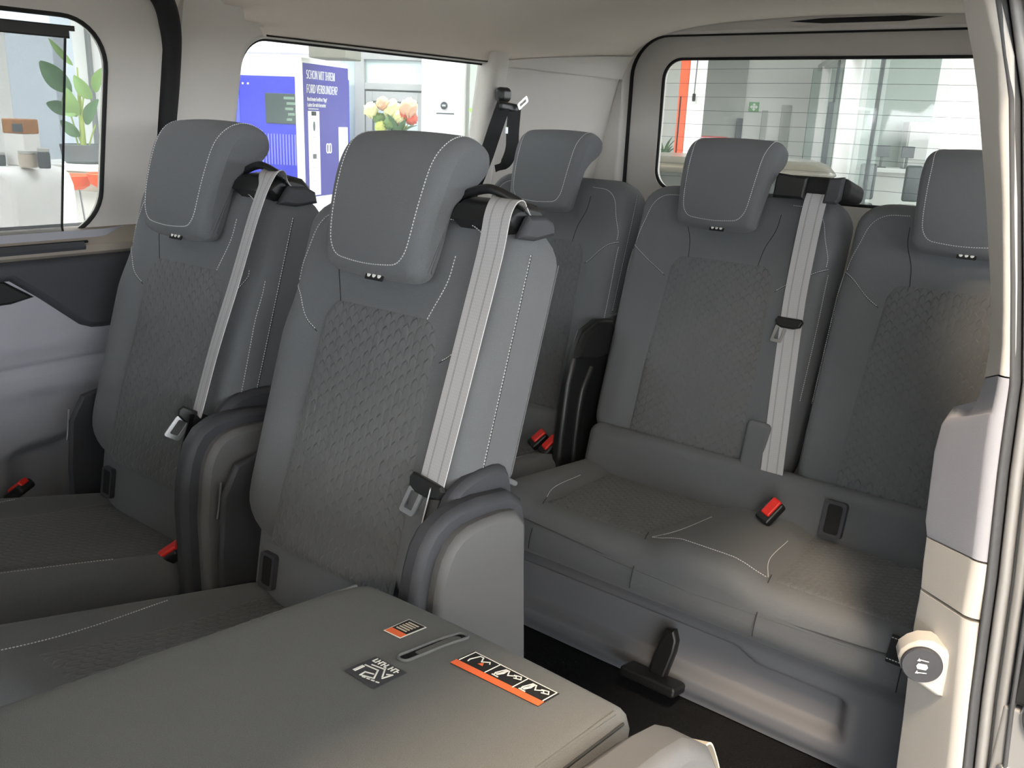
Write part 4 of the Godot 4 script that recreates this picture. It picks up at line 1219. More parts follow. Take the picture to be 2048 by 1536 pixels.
func rear_cushion(t: Node3D, z0: float, z1: float, mids: Array) -> void:
	var zc := (z0 + z1) / 2
	var hw := (z1 - z0) / 2
	var cp := func(u: float, v: float, w: float): return Vector3(1.765 - v - w * 0.12, 0.365 + v * 0.12 + w, zc + u)
	var hump := func(u: float, v: float):
		var b := 1.0
		for m in mids: b = minf(b, smoothstep(0.12, 0.20, absf(zc + u - m)))
		return 0.020 * b + 0.004
	part("cushion", pad_shape({"hw": hw, "v0": 0.0, "v1": 0.40, "t": 0.13, "rs": 0.03, "rt": 0.055, "rb": 0.03, "rc": 0.02, "nu": 80, "nv": 30}, hump, cp).mesh(), mat.fabric, t)
	var surf := func(u: float, v: float, l: float): return cp.call(u, v, hump.call(u, v) + l)
	var th := Shape.new()
	for m in mids:
		part("cushion_insert", patch(func(v): return 0.150 - 0.03 * smoothstep(0.0, 0.35, v), 0.02, 0.352, func(u, v, l): return surf.call(u + m - zc, v, l), 0.004), mat.quilt, t)
		for s in [-1.0, 1.0]:
			var l := []
			for q in smooth_path([Vector2(0.165, 0.15), Vector2(0.155, 0.27), Vector2(0.128, 0.345)], 8):
				if absf(q.x * s + m - zc) < hw - 0.03: l.append(surf.call(q.x * s + m - zc, q.y, 0.0007))
			if l.size() > 3: stitch_into(th, l, 0.0046, 0.0033, 0.0008)
	for i in mids.size() - 1:   # the lap joining two places
		var l := []
		for k in 12: l.append(surf.call(lerpf(mids[i] + 0.13, mids[i + 1] - 0.13, k / 11.0) - zc, 0.345, 0.0007))
		stitch_into(th, l, 0.0046, 0.0033, 0.0008)
	part("stitching", th.mesh(), mat.thread, t).set_meta("kind", "stuff")
	var fs := Shape.new()
	for m in mids:
		for s in [-0.122, 0.122]:
			var l := []
			for i in 12:
				var an := PI / 2 * i / 11.0
				l.append(Vector3(1.765 - 0.345 - 0.058 * sin(an) - 0.002, 0.365 + 0.0414 - 0.048 + 0.062 * cos(an) - 0.035 * sin(an), m + s))
			if s + m > z0 + 0.02 and s + m < z1 - 0.02: fs.add(tube_shape(l, 0.0010, 5))
	part("front_seams", fs.mesh(), mat.seam, t).set_meta("kind", "stuff")
	part("lower_back", rbox(Vector3(0.075, 0.15, z1 - z0 - 0.02), 0.03, 4), mat.fabric, t, Transform3D(Basis(Vector3(0, 0, 1), -0.25), Vector3(1.755, 0.405, zc)))
	# moulded plinth under the cushion, with a long recess
	var sh := Shape.new()
	var rows := []
	for i in 41:
		var y := lerpf(0.065, 0.315, i / 40.0)
		var row := PackedVector3Array()
		for j in 121:
			var z := lerpf(z0 + 0.01, z1 - 0.05, j / 120.0)
			var x := 1.448 - 0.022 * smoothstep(0.24, 0.29, y) + 0.012 * smoothstep(0.10, 0.065, y)
			var top := 0.232 - 0.022 * smoothstep(-0.55, -0.49, z)
			var rec := 1.0 * (1 - smoothstep(-0.345, -0.320, z)) * (1 - smoothstep(top - 0.012, top + 0.006, y)) * smoothstep(0.118, 0.136, y)
			x += 0.030 * rec
			row.append(Vector3(x, y, z))
		rows.append(row)
	sh.grid(rows)
	var rear := []
	for r in rows:
		var q := PackedVector3Array()
		for e in r: q.append(Vector3(1.75, e.y, e.z))
		rear.append(q)
	part("plinth", sh.mesh(Vector3(3, 0.2, zc)), paint_once("plinth_grey", Color8(112, 113, 118), 0.6), t)
	part("plinth_body", rbox(Vector3(0.24, 0.24, z1 - z0 - 0.08), 0.01), mat.matt_black, t, at(1.62, 0.185, zc - 0.02))
	if mids.size() > 1:
		part("plinth_end", rbox(Vector3(0.05, 0.24, 0.055), 0.012), paint_once("plinth_grey", Color8(112, 113, 118)), t, at(1.452, 0.188, z1 - 0.022))
		var lv := part("lever", extrude([Vector2(-0.004, 0), Vector2(0.034, 0), Vector2(0.044, 0.06), Vector2(0.044, 0.085), Vector2(0.034, 0.105), Vector2(0.018, 0.10), Vector2(0.006, 0.07)], 0.022, 0.006), mat.black_plastic, t, Transform3D(Basis(Vector3(0, 0, 1), Vector3.UP, Vector3(-1, 0, 0)) * Basis(Vector3.RIGHT, -0.25), Vector3(1.425, 0.115, -0.70)), "black release lever")
		part("lever_grip", rbox(Vector3(0.125, 0.022, 0.055), 0.007), mat.black_plastic, lv, at(0.012, -0.006, 0.014))


# ---------------------------------------------------------------- belts

func latch_plate(t: Node3D, place: Transform3D) -> void:   # local x across the belt, y up along it, z away from it
	var l := part("latch_plate", extrude([Vector2(-0.030, 0.002), Vector2(-0.026, 0.010), Vector2(0.026, 0.010), Vector2(0.031, 0.004), Vector2(0.026, -0.008), Vector2(0.012, -0.013), Vector2(-0.014, -0.013), Vector2(-0.026, -0.008)], 0.011, 0.003), mat.black_plastic, t, place, "black belt tongue holder")
	part("tongue", ring_slab(rloop(-0.013, 0.013, -0.046, -0.008, 0.004, 3, 2), rloop(-0.007, 0.007, -0.039, -0.013, 0.002, 3, 2), func(q, d): return Vector3(q.x - 0.012 + 0.15 * q.y, q.y, 0.0015 - d), 0.003).mesh(), mat.chrome, l, Transform3D(), "chrome tongue")

func buckle(at_place: Transform3D, label: String, long := 0.045) -> void:
	var b := thing("seat_belt_buckle", label, "buckle", at_place)
	part("body", rbox(Vector3(0.036, long, 0.020), 0.006), mat.black_plastic, b)
	part("release_button", rbox(Vector3(0.022, long * 0.75, 0.012), 0.004), mat.red, b, at(0, long * 0.14, 0.0085), "red push button")

func build_belts() -> void:
	var facing := Basis(Vector3(0, 0, 1), Vector3(0.296, 0.955, 0), Vector3(-0.955, 0.296, 0))
	# belt of the middle seat in the second row
	var t := thing("seat_belt", "grey webbing belt running down the seat beside the folded one", "seat belt", Transform3D(), "second row shoulder belts")
	part("webbing", ribbon(smooth_path([Vector3(0.950, 1.060, -0.725), Vector3(0.918, 1.080, -0.716), Vector3(0.892, 1.066, -0.711), Vector3(0.872, 1.014, -0.707), Vector3(0.838, 0.908, -0.710), Vector3(0.804, 0.800, -0.714), Vector3(0.781, 0.723, -0.718)], 8), Vector3(-0.15, 0, 1), 0.047), mat.webbing, t)
	part("lower_webbing", ribbon(smooth_path([Vector3(0.781, 0.723, -0.718), Vector3(0.766, 0.664, -0.722), Vector3(0.748, 0.590, -0.722), Vector3(0.742, 0.50, -0.720), Vector3(0.75, 0.43, -0.715)], 6), Vector3(-1.0, 0, 0.75), 0.040), mat.webbing, t)
	latch_plate(t, Transform3D(facing * Basis(Vector3(0, 0, 1), -0.12), Vector3(0.776, 0.722, -0.722)))
	# belt of the window seat
	t = thing("seat_belt", "grey webbing belt running down the seat beside the sunblind", "seat belt", Transform3D(), "second row shoulder belts")
	part("webbing", ribbon(smooth_path([Vector3(0.962, 1.060, -1.222), Vector3(0.930, 1.081, -1.212), Vector3(0.903, 1.064, -1.200), Vector3(0.878, 1.014, -1.200), Vector3(0.843, 0.912, -1.209), Vector3(0.809, 0.806, -1.224), Vector3(0.776, 0.698, -1.234)], 8), Vector3(-0.35, 0, 1), 0.047), mat.webbing, t)
	part("lower_webbing", ribbon(smooth_path([Vector3(0.776, 0.698, -1.234), Vector3(0.752, 0.616, -1.238), Vector3(0.728, 0.52, -1.212), Vector3(0.724, 0.44, -1.195)], 6), Vector3(-1, 0, 0.3), 0.036), mat.webbing_black, t)
	latch_plate(t, Transform3D(facing * Basis(Vector3(0, 1, 0), 1.2) * Basis(Vector3(0, 0, 1), -0.25), Vector3(0.773, 0.694, -1.236)))
	# belt between the two places of the rear double seat
	t = thing("seat_belt", "long grey webbing belt hanging between the two rear headrests", "seat belt")
	part("webbing", ribbon(smooth_path([Vector3(1.96, 1.045, -0.655), Vector3(1.925, 1.058, -0.660), Vector3(1.908, 1.02, -0.664), Vector3(1.874, 0.873, -0.664), Vector3(1.846, 0.779, -0.657), Vector3(1.800, 0.623, -0.641), Vector3(1.728, 0.426, -0.614), Vector3(1.715, 0.38, -0.61)], 8), Vector3(0, 0, 1), 0.048), mat.webbing, t)
	latch_plate(t, Transform3D(facing, Vector3(1.840, 0.785, -0.660)))
	# buckles
	var up := func(x: float, y: float, z: float, lean: float, yaw := 0.0): return Transform3D(Basis(Vector3.UP, yaw) * Basis(Vector3(0, 0, 1), Vector3(0, 1, 0), Vector3(-1, 0, 0)) * Basis(Vector3.RIGHT, lean) * Basis(Vector3(0, 0, 1), -0.3), Vector3(x, y, z))
	buckle(up.call(0.700, 0.474, -1.222, -0.9, -0.5), "red buttoned buckle on the cushion below the window seat's belt", 0.055)
	buckle(up.call(1.660, 0.428, -0.582, -0.7, -0.2), "red buttoned buckle at the foot of the long rear belt", 0.055)
	buckle(up.call(1.700, 0.415, -1.203, -0.8, -0.3), "thin red buttoned buckle on the corner seat", 0.05)
	buckle(up.call(1.685, 0.413, -1.158, -0.7, -0.3), "wide red buttoned buckle beside the black hinge cover", 0.055)
	buckle(up.call(0.655, 0.478, -1.645, -0.9, -0.9), "dull red buttoned buckle against the door panel", 0.055)
	# belt parked on the tail pillar
	t = thing("pillar_belt", "black belt with chrome tongue hooked up on the tail pillar", "seat belt")
	part("anchor_cap", rbox(Vector3(0.050, 0.040, 0.030), 0.014, 4), mat.black_plastic, t, at(2.000, 1.243, -1.592))
	part("belt_ring", rbox(Vector3(0.095, 0.026, 0.024), 0.010, 3), mat.black_plastic, t, Transform3D(Basis(Vector3(0, 0, 1), -0.08), Vector3(1.995, 1.210, -1.570)))
	part("webbing", ribbon([Vector3(1.965, 1.215, -1.562), Vector3(1.935, 1.15, -1.565), Vector3(1.912, 1.09, -1.570), Vector3(1.89, 1.03, -1.58), Vector3(1.87, 0.96, -1.60)], Vector3(1, -0.2, 0.2), 0.048), mat.webbing_black, t)
	part("hanging_webbing", ribbon(smooth_path([Vector3(2.012, 1.208, -1.560), Vector3(2.010, 1.15, -1.562), Vector3(2.012, 1.10, -1.565), Vector3(2.005, 1.06, -1.58), Vector3(1.985, 1.045, -1.60)], 5), Vector3(1, 0, 0.1), 0.050), mat.webbing_black, t)
	part("tongue", ring_slab(rloop(-0.024, 0.024, -0.009, 0.009, 0.004, 3, 2), rloop(-0.016, 0.016, -0.004, 0.004, 0.002, 3, 2), func(q, d): return Vector3(q.x, q.y, -d), 0.003).mesh(), mat.chrome, t, Transform3D(Basis(Vector3(0, 0, 1), 0.55), Vector3(2.033, 1.224, -1.548)), "chrome tongue")
	part("button_stop", rbox(Vector3(0.012, 0.018, 0.004), 0.001), mat.steel, t, at(1.976, 1.150, -1.558))


# ---------------------------------------------------------------- showroom

func slab(called: String, a0: float, b0: float, a1: float, b1: float, y0: float, y1: float, thick: float, m: Material, label: String, category: String) -> MeshInstance3D:
	var p := sp(a0, b0, 0); var q := sp(a1, b1, 0)
	var d := q - p
	var tr := Transform3D(Basis(d.normalized(), Vector3.UP, d.normalized().cross(Vector3.UP)), (p + q) / 2 + Vector3(0, (y0 + y1) / 2, 0))
	return struct(called, box_shape(Vector3(d.length(), y1 - y0, thick)).mesh(), m, label, category, tr)

func build_showroom() -> void:
	struct("floor_showroom", box_shape(Vector3(36, 0.2, 36)).mesh(), mat.tile_floor, "pale showroom floor around the van", "floor", st(3, -1, -0.65))
	struct("ceiling_showroom", box_shape(Vector3(36, 0.2, 36)).mesh(), mat.wall_white, "white showroom ceiling", "ceiling", st(3, -1, 3.55))
	slab("wall_far", 8.7, -14, 8.7, -1.35, -0.55, 3.45, 0.2, mat.wall_white, "white showroom wall behind the glazed door", "wall")
	slab("wall_corridor", 8.7, -1.35, 17, -1.35, -0.55, 3.45, 0.2, mat.wall_grey, "grey side wall of the long hall", "wall")
	slab("wall_end", 17, -1.45, 17, 9, -0.55, 3.45, 0.2, mat.wall_white, "white end wall of the long hall", "wall")
	slab("wall_door_side", -12, 9, 17, 9, 2.9, 3.45, 0.3, mat.wall_white, "lintel over the showroom glazing on the doorway side", "wall")
	slab("wall_door_side_low", -12, 9, 17, 9, -0.55, 0.0, 0.3, mat.wall_white, "low wall under the showroom glazing on the doorway side", "wall")
	for i in 7:
		struct("trim_front", box_shape(Vector3(0.3, 3.25, 0.3)).mesh(), mat.wall_white, "white pier of the glazed showroom front", "pier", st(-12 + 29.0 * i / 6, 9, 1.075)).set_meta("group", "piers of the glazed front")
	slab("wall_outer", 8.7, -14, -12, -14, -0.55, 3.45, 0.2, mat.wall_white, "white outer showroom wall", "wall")
	# glazed front: piers and a lintel, daylight between them
	slab("wall_front", -12, -14, -12, 9, 2.7, 3.45, 0.3, mat.wall_white, "lintel over the glazed showroom front", "wall")
	for i in 6:
		var b := -14 + 23.0 * i / 5
		struct("trim_front", box_shape(Vector3(0.3, 3.25, 0.3)).mesh(), mat.wall_white, "white pier of the glazed showroom front", "pier", st(-12, b, 1.075)).set_meta("group", "piers of the glazed front")

	var warm := Color(1.0, 0.94, 0.86)
	var day := Color(0.95, 0.98, 1.0)
	ceiling_lamp(-0.60, 0.72, Vector2(0.45, 0.45), 13.0, Color(1.0, 0.90, 0.78), "warm ceiling lamp panel above the open doorway")
	ceiling_lamp(-4.0, 2.9, Vector2(1.6, 1.2), 14.0, warm, "warm ceiling lamp panel ahead of the open doorway")
	var rest := [[2.0, -5.5, "before the reception desk"], [5.5, -5.0, "above the potted plant"], [5.5, -8.0, "beyond the pale column"], [6.0, -1.6, "above the bouquet"], [11.5, 0.2, "over the hall with the red car"], [10.0, 7.2, "far outside the office wall"], [9.0, 4.5, "outside the office partition"], [-4.5, -4.5, "ahead of the van's facia"], [3.0, 6.5, "over the low glazing wall"]]
	for q in rest:
		var w := sp(q[0], q[1], 0)
		ceiling_lamp(w.x, w.z, Vector2(1.8, 1.2), 8.0 if q[0] < 9 else 6.0, day, "white ceiling lamp panel " + q[2])


func leaf(from: Vector3, to: Vector3, wide: float, out: Vector3, bow := 0.15) -> ArrayMesh:
	var sh := Shape.new()
	var d := to - from
	var side := d.cross(out).normalized()
	var nrm := side.cross(d).normalized()
	var rows := []; var under := []
	for i in 13:
		var f := i / 12.0
		var w: float = wide * pow(sin(PI * pow(f, 0.8) * 0.97 + 0.03), 0.8) / 2
		var c := from + d * f + nrm * (bow * d.length() * sin(PI * f) * 0.5)
		var r := PackedVector3Array(); var u := PackedVector3Array()
		for k in 5:
			var q := (k - 2) / 2.0
			var e := c + side * w * q + nrm * w * 0.25 * absf(q)
			r.append(e); u.append(e - nrm * 0.0015)
		rows.append(r); under.append(u)
	sh.grid(rows)
	var loops := []
	for i in 13:
		var l := PackedVector3Array(rows[i])
		for k in range(4, -1, -1): l.append(under[i][k])
		loops.append(l)
	var s2 := Shape.new()
	s2.grid(loops, true)
	return s2.mesh()

func blossom(r: float, seed_at: int) -> ArrayMesh:   # a ruffled flower head
	var rng := RandomNumberGenerator.new(); rng.seed = seed_at
	var fn := FastNoiseLite.new(); fn.seed = seed_at; fn.frequency = 1.6
	var sh := Shape.new()
	var rows := []
	for i in 13:
		var th := PI * (i + 0.02) / 12.04
		var row := PackedVector3Array()
		for k in 20:
			var ph := TAU * k / 20
			var d := Vector3(sin(th) * cos(ph), cos(th), sin(th) * sin(ph))
			row.append(d * r * (1.0 + 0.45 * fn.get_noise_3dv(d * 1.6) + 0.10 * sin(ph * 5 + th * 6)))
		rows.append(row)
	sh.grid(rows, true)
	return sh.mesh()

func build_window_views() -> void:
	view_from_door_window()
	view_from_side_window()
	view_from_rear_window()

func view_from_door_window() -> void:
	var ground := -0.55
	# counter with the potted plant
	var c := thing("counter", "white topped counter with beige front under the potted plant", "counter", st(6.1, -4.35, ground))
	part("top", rbox(Vector3(1.5, 0.05, 0.6), 0.01), mat.white, c, at(0, 1.262, 0))
	part("front", rbox(Vector3(1.46, 0.14, 0.54), 0.01), mat.tan, c, at(0, 1.165, 0.01))
	part("body", rbox(Vector3(1.40, 1.095, 0.42), 0.01), mat.white, c, at(0, 0.5475, -0.04))
	var p := thing("potted_plant", "broad leaved plant in a dark grey pot on the counter", "plant", st(6.0, -4.64, 0.7375))
	part("pot", lathe([Vector2(0.14, 0), Vector2(0.165, 0.02), Vector2(0.18, 0.135), Vector2(0.168, 0.137), Vector2(0.16, 0.115), Vector2(0.02, 0.11)], 28), mat.pot_grey, p)
	var L := func(b: float, y: float, dz := 0.0): return Vector3(b + 4.64, y - 0.7375, dz)
	part("stem", tube([L.call(-4.66, 0.84), L.call(-4.655, 1.10), L.call(-4.655, 1.28), L.call(-4.65, 1.42)], [0.022, 0.018, 0.010, 0.004], 8), mat.stem_green, p)
	for q in [[-4.70, 0.84, -4.73, 1.04], [-4.66, 0.84, -4.75, 1.10], [-4.62, 0.84, -4.54, 1.02], [-4.66, 1.0, -4.60, 1.30]]:
		part("leaf_stalk", tube([L.call(q[0], q[1]), L.call((q[0] + q[2]) / 2 + 0.01, (q[1] + q[3]) / 2, 0.02), L.call(q[2], q[3])], 0.006, 6), mat.stem_green, p)
	var tone := [mat.green_leaf, mat.leaf_light]
	for q in [[-4.69, 1.245, -4.905, 1.45, 0.15, 0], [-4.67, 1.07, -4.70, 1.27, 0.13, 1], [-4.70, 1.10, -4.885, 1.16, 0.10, 0], [-4.53, 1.20, -4.63, 1.36, 0.10, 1], [-4.60, 1.02, -4.445, 1.20, 0.10, 0], [-4.66, 0.93, -4.78, 1.04, 0.085, 0], [-4.66, 1.43, -4.81, 1.61, 0.05, 1], [-4.66, 1.10, -4.76, 1.10, 0.07, 1], [-4.50, 1.25, -4.38, 1.42, 0.09, 1]]:
		part("leaf", leaf(L.call(q[0], q[1], 0.03), L.call(q[2], q[3], 0.07), q[4], Vector3(0.1, 0.2, 1), 0.12), tone[q[5]], p)
	# reception desk with things on it
	var d := thing("reception_desk", "white rounded reception desk seen through the sunblind", "desk", st(4.95, -4.80, ground))
	part("body", extrude([Vector2(-0.8, 0), Vector2(0.62, 0), Vector2(0.64, 0.6), Vector2(0.655, 1.10), Vector2(0.65, 1.20), Vector2(0.625, 1.27), Vector2(0.58, 1.305), Vector2(0.50, 1.32), Vector2(-0.8, 1.32)], 0.56, 0.02), mat.white, d)
	var desk_top := ground + 1.32
	for q in [[-4.405, 0.055, 0.105, "pale green lidded canister on the reception desk", "tan"], [-4.285, 0.035, 0.125, "dark slim canister on the reception desk", "pot_grey"], [-4.62, 0.03, 0.085, "small dark jar behind the sunblind on the reception desk", "pot_grey"]]:
		var j := thing("canister", q[3], "canister", st(4.92, q[0] * 0.96, desk_top), "canisters on the reception desk")
		part("body", lathe([Vector2(q[1] * 0.9, 0), Vector2(q[1], 0.008), Vector2(q[1] * 1.05, q[2] * 0.7), Vector2(q[1] * 0.9, q[2] * 0.8), Vector2(0.01, q[2] * 0.8)], 20), mat[q[4]], j)
		part("lid", lathe([Vector2(q[1] * 0.95, q[2] * 0.8), Vector2(q[1], q[2] * 0.84), Vector2(q[1], q[2] * 0.97), Vector2(0.01, q[2])], 20), mat.frame_grey, j)
	var bx := thing("display_box", "brown open box on a white riser at the reception desk", "box", st(5.06, -4.38, desk_top))
	part("riser", rbox(Vector3(0.15, 0.20, 0.15), 0.01), mat.white, bx, at(0, 0.10, 0))
	part("tray", rbox(Vector3(0.16, 0.09, 0.14), 0.01), mat.wood, bx, at(0, 0.245, 0))
	part("card", rbox(Vector3(0.07, 0.05, 0.01), 0.003), mat.pot_grey, bx, at(0.04, 0.235, 0.075))
	var bs := thing("brochure_stand", "slanted tan brochure board leaning beside the reception desk", "stand", st(4.6, -3.71, ground))
	part("board", extrude([Vector2(-0.22, 0.0), Vector2(0.06, 0.0), Vector2(0.17, 1.02), Vector2(-0.03, 0.99)], 0.03, 0.005), mat.tan, bs)
	part("foot", rbox(Vector3(0.34, 0.04, 0.24), 0.01), mat.steel, bs, at(-0.08, 0.02, 0))
	for q in [[-4.44, 0.03], [-4.13, 0.055]]:
		var s := thing("bar_stool", ["orange wire legged bar stool half hidden by the reception desk", "orange wire legged bar stool standing clear of the reception desk"][int(q[1] > 0.04)], "stool", st(5.55, q[0], ground), "orange stools at the counter")
		part("seat", lathe([Vector2(0.01, 1.10), Vector2(0.08, 1.105), Vector2(0.12, 1.13), Vector2(0.145, 1.20), Vector2(0.135, 1.205), Vector2(0.11, 1.15), Vector2(0.01, 1.13)], 24), mat.orange, s, at(0, q[1], 0))
		for k in 4:
			var an := PI / 4 + PI / 2 * k
			part("leg", tube([Vector3(0.05 * cos(an), 1.11 + q[1], 0.05 * sin(an)), Vector3(0.13 * cos(an), 0.0, 0.13 * sin(an))], 0.006, 6), mat.steel, s)
		for h in [0.35, 0.85]:
			var r: float = lerpf(0.13, 0.05, h / 1.11)
			var ring := []
			for k in 20: ring.append(Vector3(r * cos(TAU * k / 20), h, r * sin(TAU * k / 20)))
			part("foot_ring", tube(ring, 0.005, 6, true), mat.steel, s)
	# wall behind: pale column, pictures, slim mullion
	struct("trim_column", box_shape(Vector3(0.52, 4.0, 0.3)).mesh(), paint("pale_blue", Color8(196, 206, 214), 0.7), "pale blue grey column behind the sunblind", "column", st(7.9, -6.52, 1.45))
	for q in [[-7.02, 1.64, 0.2, 0.30, "pot_green", Color8(120, 140, 116), "muted green picture panel beside the pale column"], [-7.02, 1.27, 0.22, 0.30, "amber", Color8(222, 178, 128), "amber picture panel beside the pale column"], [-7.0, 1.96, 0.16, 0.14, "sage", Color8(196, 204, 180), "light sage panel high beside the pale column"]]:
		var f := thing("picture_panel", q[6], "picture", st(8.56, q[0], q[1]))
		part("backing", rbox(Vector3(q[2] + 0.04, q[3] + 0.04, 0.02), 0.004), mat.frame_grey, f)
		part("print", rbox(Vector3(q[2], q[3], 0.012), 0.003), paint(q[4], q[5], 0.7), f, at(0, 0, 0.012))
	struct("trim_mullion", box_shape(Vector3(0.035, 4.0, 0.05)).mesh(), mat.steel, "thin grey upright on the white wall behind the plant", "mullion", st(8.55, -6.47, 1.45))


func view_from_side_window() -> void:
	var ground := -0.55
	# blue cabinet wall
	var c := thing("blue_cabinet", "bright blue display cabinet with dark screen and pale slats", "cabinet", st(7.5, -3.93, ground))
	part("body", rbox(Vector3(1.10, 2.01, 0.35), 0.006), mat.blue, c, at(0.08, 1.005, -0.18))
	part("door", rbox(Vector3(0.90, 1.99, 0.02), 0.004), mat.blue, c, at(0.17, 1.0, 0.0))
	part("side_strip", rbox(Vector3(0.10, 1.99, 0.03), 0.004), paint("blue_strip", Color8(74, 86, 236), 0.4), c, at(-0.305, 1.0, 0.004))
	part("grey_bay", rbox(Vector3(0.18, 1.20, 0.03), 0.004), mat.charcoal_plastic, c, at(-0.425, 1.33, 0.0))
	part("bay_header", rbox(Vector3(0.12, 0.03, 0.01), 0.002), mat.white, c, at(-0.37, 1.925, 0.02))
	part("emblem", lathe([Vector2(0.001, 0), Vector2(0.03, 0), Vector2(0.03, 0.008), Vector2(0.001, 0.01)], 16), mat.white, c, Transform3D(Basis(Vector3.RIGHT, PI / 2) * Basis.from_scale(Vector3(0.6, 1, 1.3)), Vector3(-0.38, 1.745, 0.015)))
	var scr := part("screen", rbox(Vector3(0.46, 0.255, 0.02), 0.004), mat.screen, c, at(0.225, 1.74, 0.012))
	for k in 5: part("plant_picture", rbox(Vector3(0.10 - 0.012 * k, 0.022, 0.004), 0.001), paint("dull_green", Color8(112, 138, 118), 0.6) if k == 0 else mat.dull_green, scr, at(0.0 + 0.02 * (k % 2), 0.09 - 0.045 * k, 0.011))
	for k in 17: part("slat", rbox(Vector3(0.013, 0.265, 0.012), 0.003), mat.blue_light, c, at(-0.045 + 0.0285 * k, 1.392, 0.012))
	for q in [[-0.215, 1.94], [-0.165, 1.94], [-0.21, 1.565], [-0.16, 1.565], [-0.20, 1.20]]:
		part("stud", lathe([Vector2(0.001, 0), Vector2(0.010, 0), Vector2(0.008, 0.006), Vector2(0.001, 0.007)], 10), mat.white, c, Transform3D(Basis(Vector3.RIGHT, PI / 2), Vector3(q[0], q[1], 0.014)))
	struct("trim_bulkhead", box_shape(Vector3(0.28, 1.91, 0.3)).mesh(), paint("bulkhead_grey", Color8(128, 128, 118), 0.8), "grey bulkhead hanging from the showroom ceiling", "bulkhead", st(6.3, -2.75, 2.495))
	var lb := thing("light_box", "long white light box above the blue cabinet", "lamp", st(7.55, -3.95, 1.70))
	var glow := StandardMaterial3D.new(); glow.albedo_color = Color(0.95, 0.95, 0.93); glow.emission_enabled = true; glow.emission = Color(1, 1, 0.97); glow.emission_energy_multiplier = 0.35
	part("case", rbox(Vector3(0.80, 0.10, 0.28), 0.006), glow, lb)
	for s in [-0.3, 0.3]: part("hanger", tube([Vector3(s, 0.05, 0), Vector3(s, 1.75, 0)], 0.006, 6), mat.steel, lb)

	# printed display board, standing edge-on to the cabinet
	var p0 := sp(6.3, -3.013, 0); var p1 := sp(7.0, -2.95, 0)
	var ux := (p1 - p0).normalized()
	var w := (p1 - p0).length()
	var s := thing("display_board", "violet blue display board with white lettering and a phone picture", "sign", Transform3D(Basis(ux, Vector3.UP, ux.cross(Vector3.UP)), p0 + Vector3(0, ground, 0)))
	part("plinth", rbox(Vector3(w, 1.08, 0.12), 0.008), mat.white, s, at(w / 2, 0.54, -0.05))
	part("board", rbox(Vector3(w, 1.02, 0.06), 0.004), mat.white, s, at(w / 2, 1.59, -0.032))
	part("print", rbox(Vector3(w - 0.02, 0.965, 0.006), 0.002), mat.sign_blue, s, at(w / 2 + 0.004, 1.582, 0.0))
	var text := func(line: String, x: float, y: float, size: float, width: float, bold: bool):
		var tm := words(line, size, 0, bold)
		tm.horizontal_alignment = HORIZONTAL_ALIGNMENT_LEFT
		var box := tm.get_aabb()
		part("lettering", tm, mat.white_print, s, Transform3D(Basis.from_scale(Vector3(width / maxf(0.01, box.size.x), 1, 1)), Vector3(x - box.position.x * width / maxf(0.01, box.size.x), y, 0.004)))
	text.call("SCHON MIT IHREM", 0.055, 1.985, 0.060, 0.42, false)
	text.call("FORD VERBUNDEN?", 0.055, 1.885, 0.060, 0.46, false)
	text.call("Noch heute FordPass \"App\"", 0.06, 1.813, 0.026, 0.29, false)
	text.call("Laden Sie sich herunter", 0.06, 1.772, 0.026, 0.27, false)
	var ph := part("phone_picture", rbox(Vector3(0.165, 0.62, 0.004), 0.0019), mat.white_print, s, at(0.145, 1.42, 0.004), "white phone picture")
	part("phone_notch", rbox(Vector3(0.07, 0.03, 0.004), 0.0015), mat.matt_black, ph, at(0, 0.292, 0.001))
	part("phone_edge", rbox(Vector3(0.15, 0.008, 0.004), 0.0015), mat.frame_grey, ph, at(0, 0.325, -0.001))
	part("phone_icon", lathe([Vector2(0.001, 0), Vector2(0.02, 0), Vector2(0.02, 0.003), Vector2(0.001, 0.003)], 14), mat.pot_grey, ph, Transform3D(Basis(Vector3.RIGHT, PI / 2) * Basis.from_scale(Vector3(0.7, 1, 1.8)), Vector3(0.0, 0.20, 0.001)))
	part("phone_button", rbox(Vector3(0.055, 0.035, 0.004), 0.0015), mat.pot_grey, ph, at(0.0, -0.02, 0.001))
	for y in [0.12, 0.06, -0.10, -0.2]: part("phone_text", rbox(Vector3(0.08, 0.005, 0.003), 0.001), mat.frame_grey, ph, at(0, y, 0.0016))
	for x in [0.345, 0.385]:
		var loop := []
		for q in rloop(-0.016, 0.016, -0.034, 0.034, 0.0155, 5, 2): loop.append(Vector3(x + q.x, 1.455 + q.y, 0.004))
		part("link_icon", tube(loop, 0.006, 6, true), mat.white_print, s)
	part("note_card", rbox(Vector3(0.15, 0.29, 0.003), 0.001), mat.white_print, s, at(0.60, 1.47, 0.004))

	# glazed door with transom
	var d := thing("glazed_door", "pale grey framed glass door with transom light", "door", st(8.45, -3.07, ground))
	var fr: Material = mat.frame_grey
	for x in [-0.36, 0.36]: part("frame_post", rbox(Vector3(0.10, 2.24, 0.08), 0.006), fr, d, at(x, 1.12, 0))
	part("frame_head", rbox(Vector3(0.82, 0.06, 0.08), 0.006), fr, d, at(0, 2.25, 0))
	part("transom", rbox(Vector3(0.62, 0.06, 0.07), 0.006), fr, d, at(0, 1.98, 0))
	for x in [-0.265, 0.265]: part("leaf_stile", rbox(Vector3(0.07, 1.93, 0.06), 0.005), fr, d, at(x, 0.97, 0.005))
	part("leaf_rail", rbox(Vector3(0.46, 0.09, 0.06), 0.005), fr, d, at(0, 1.89, 0.005))
	part("leaf_rail", rbox(Vector3(0.46, 0.12, 0.06), 0.005), fr, d, at(0, 0.07, 0.005))
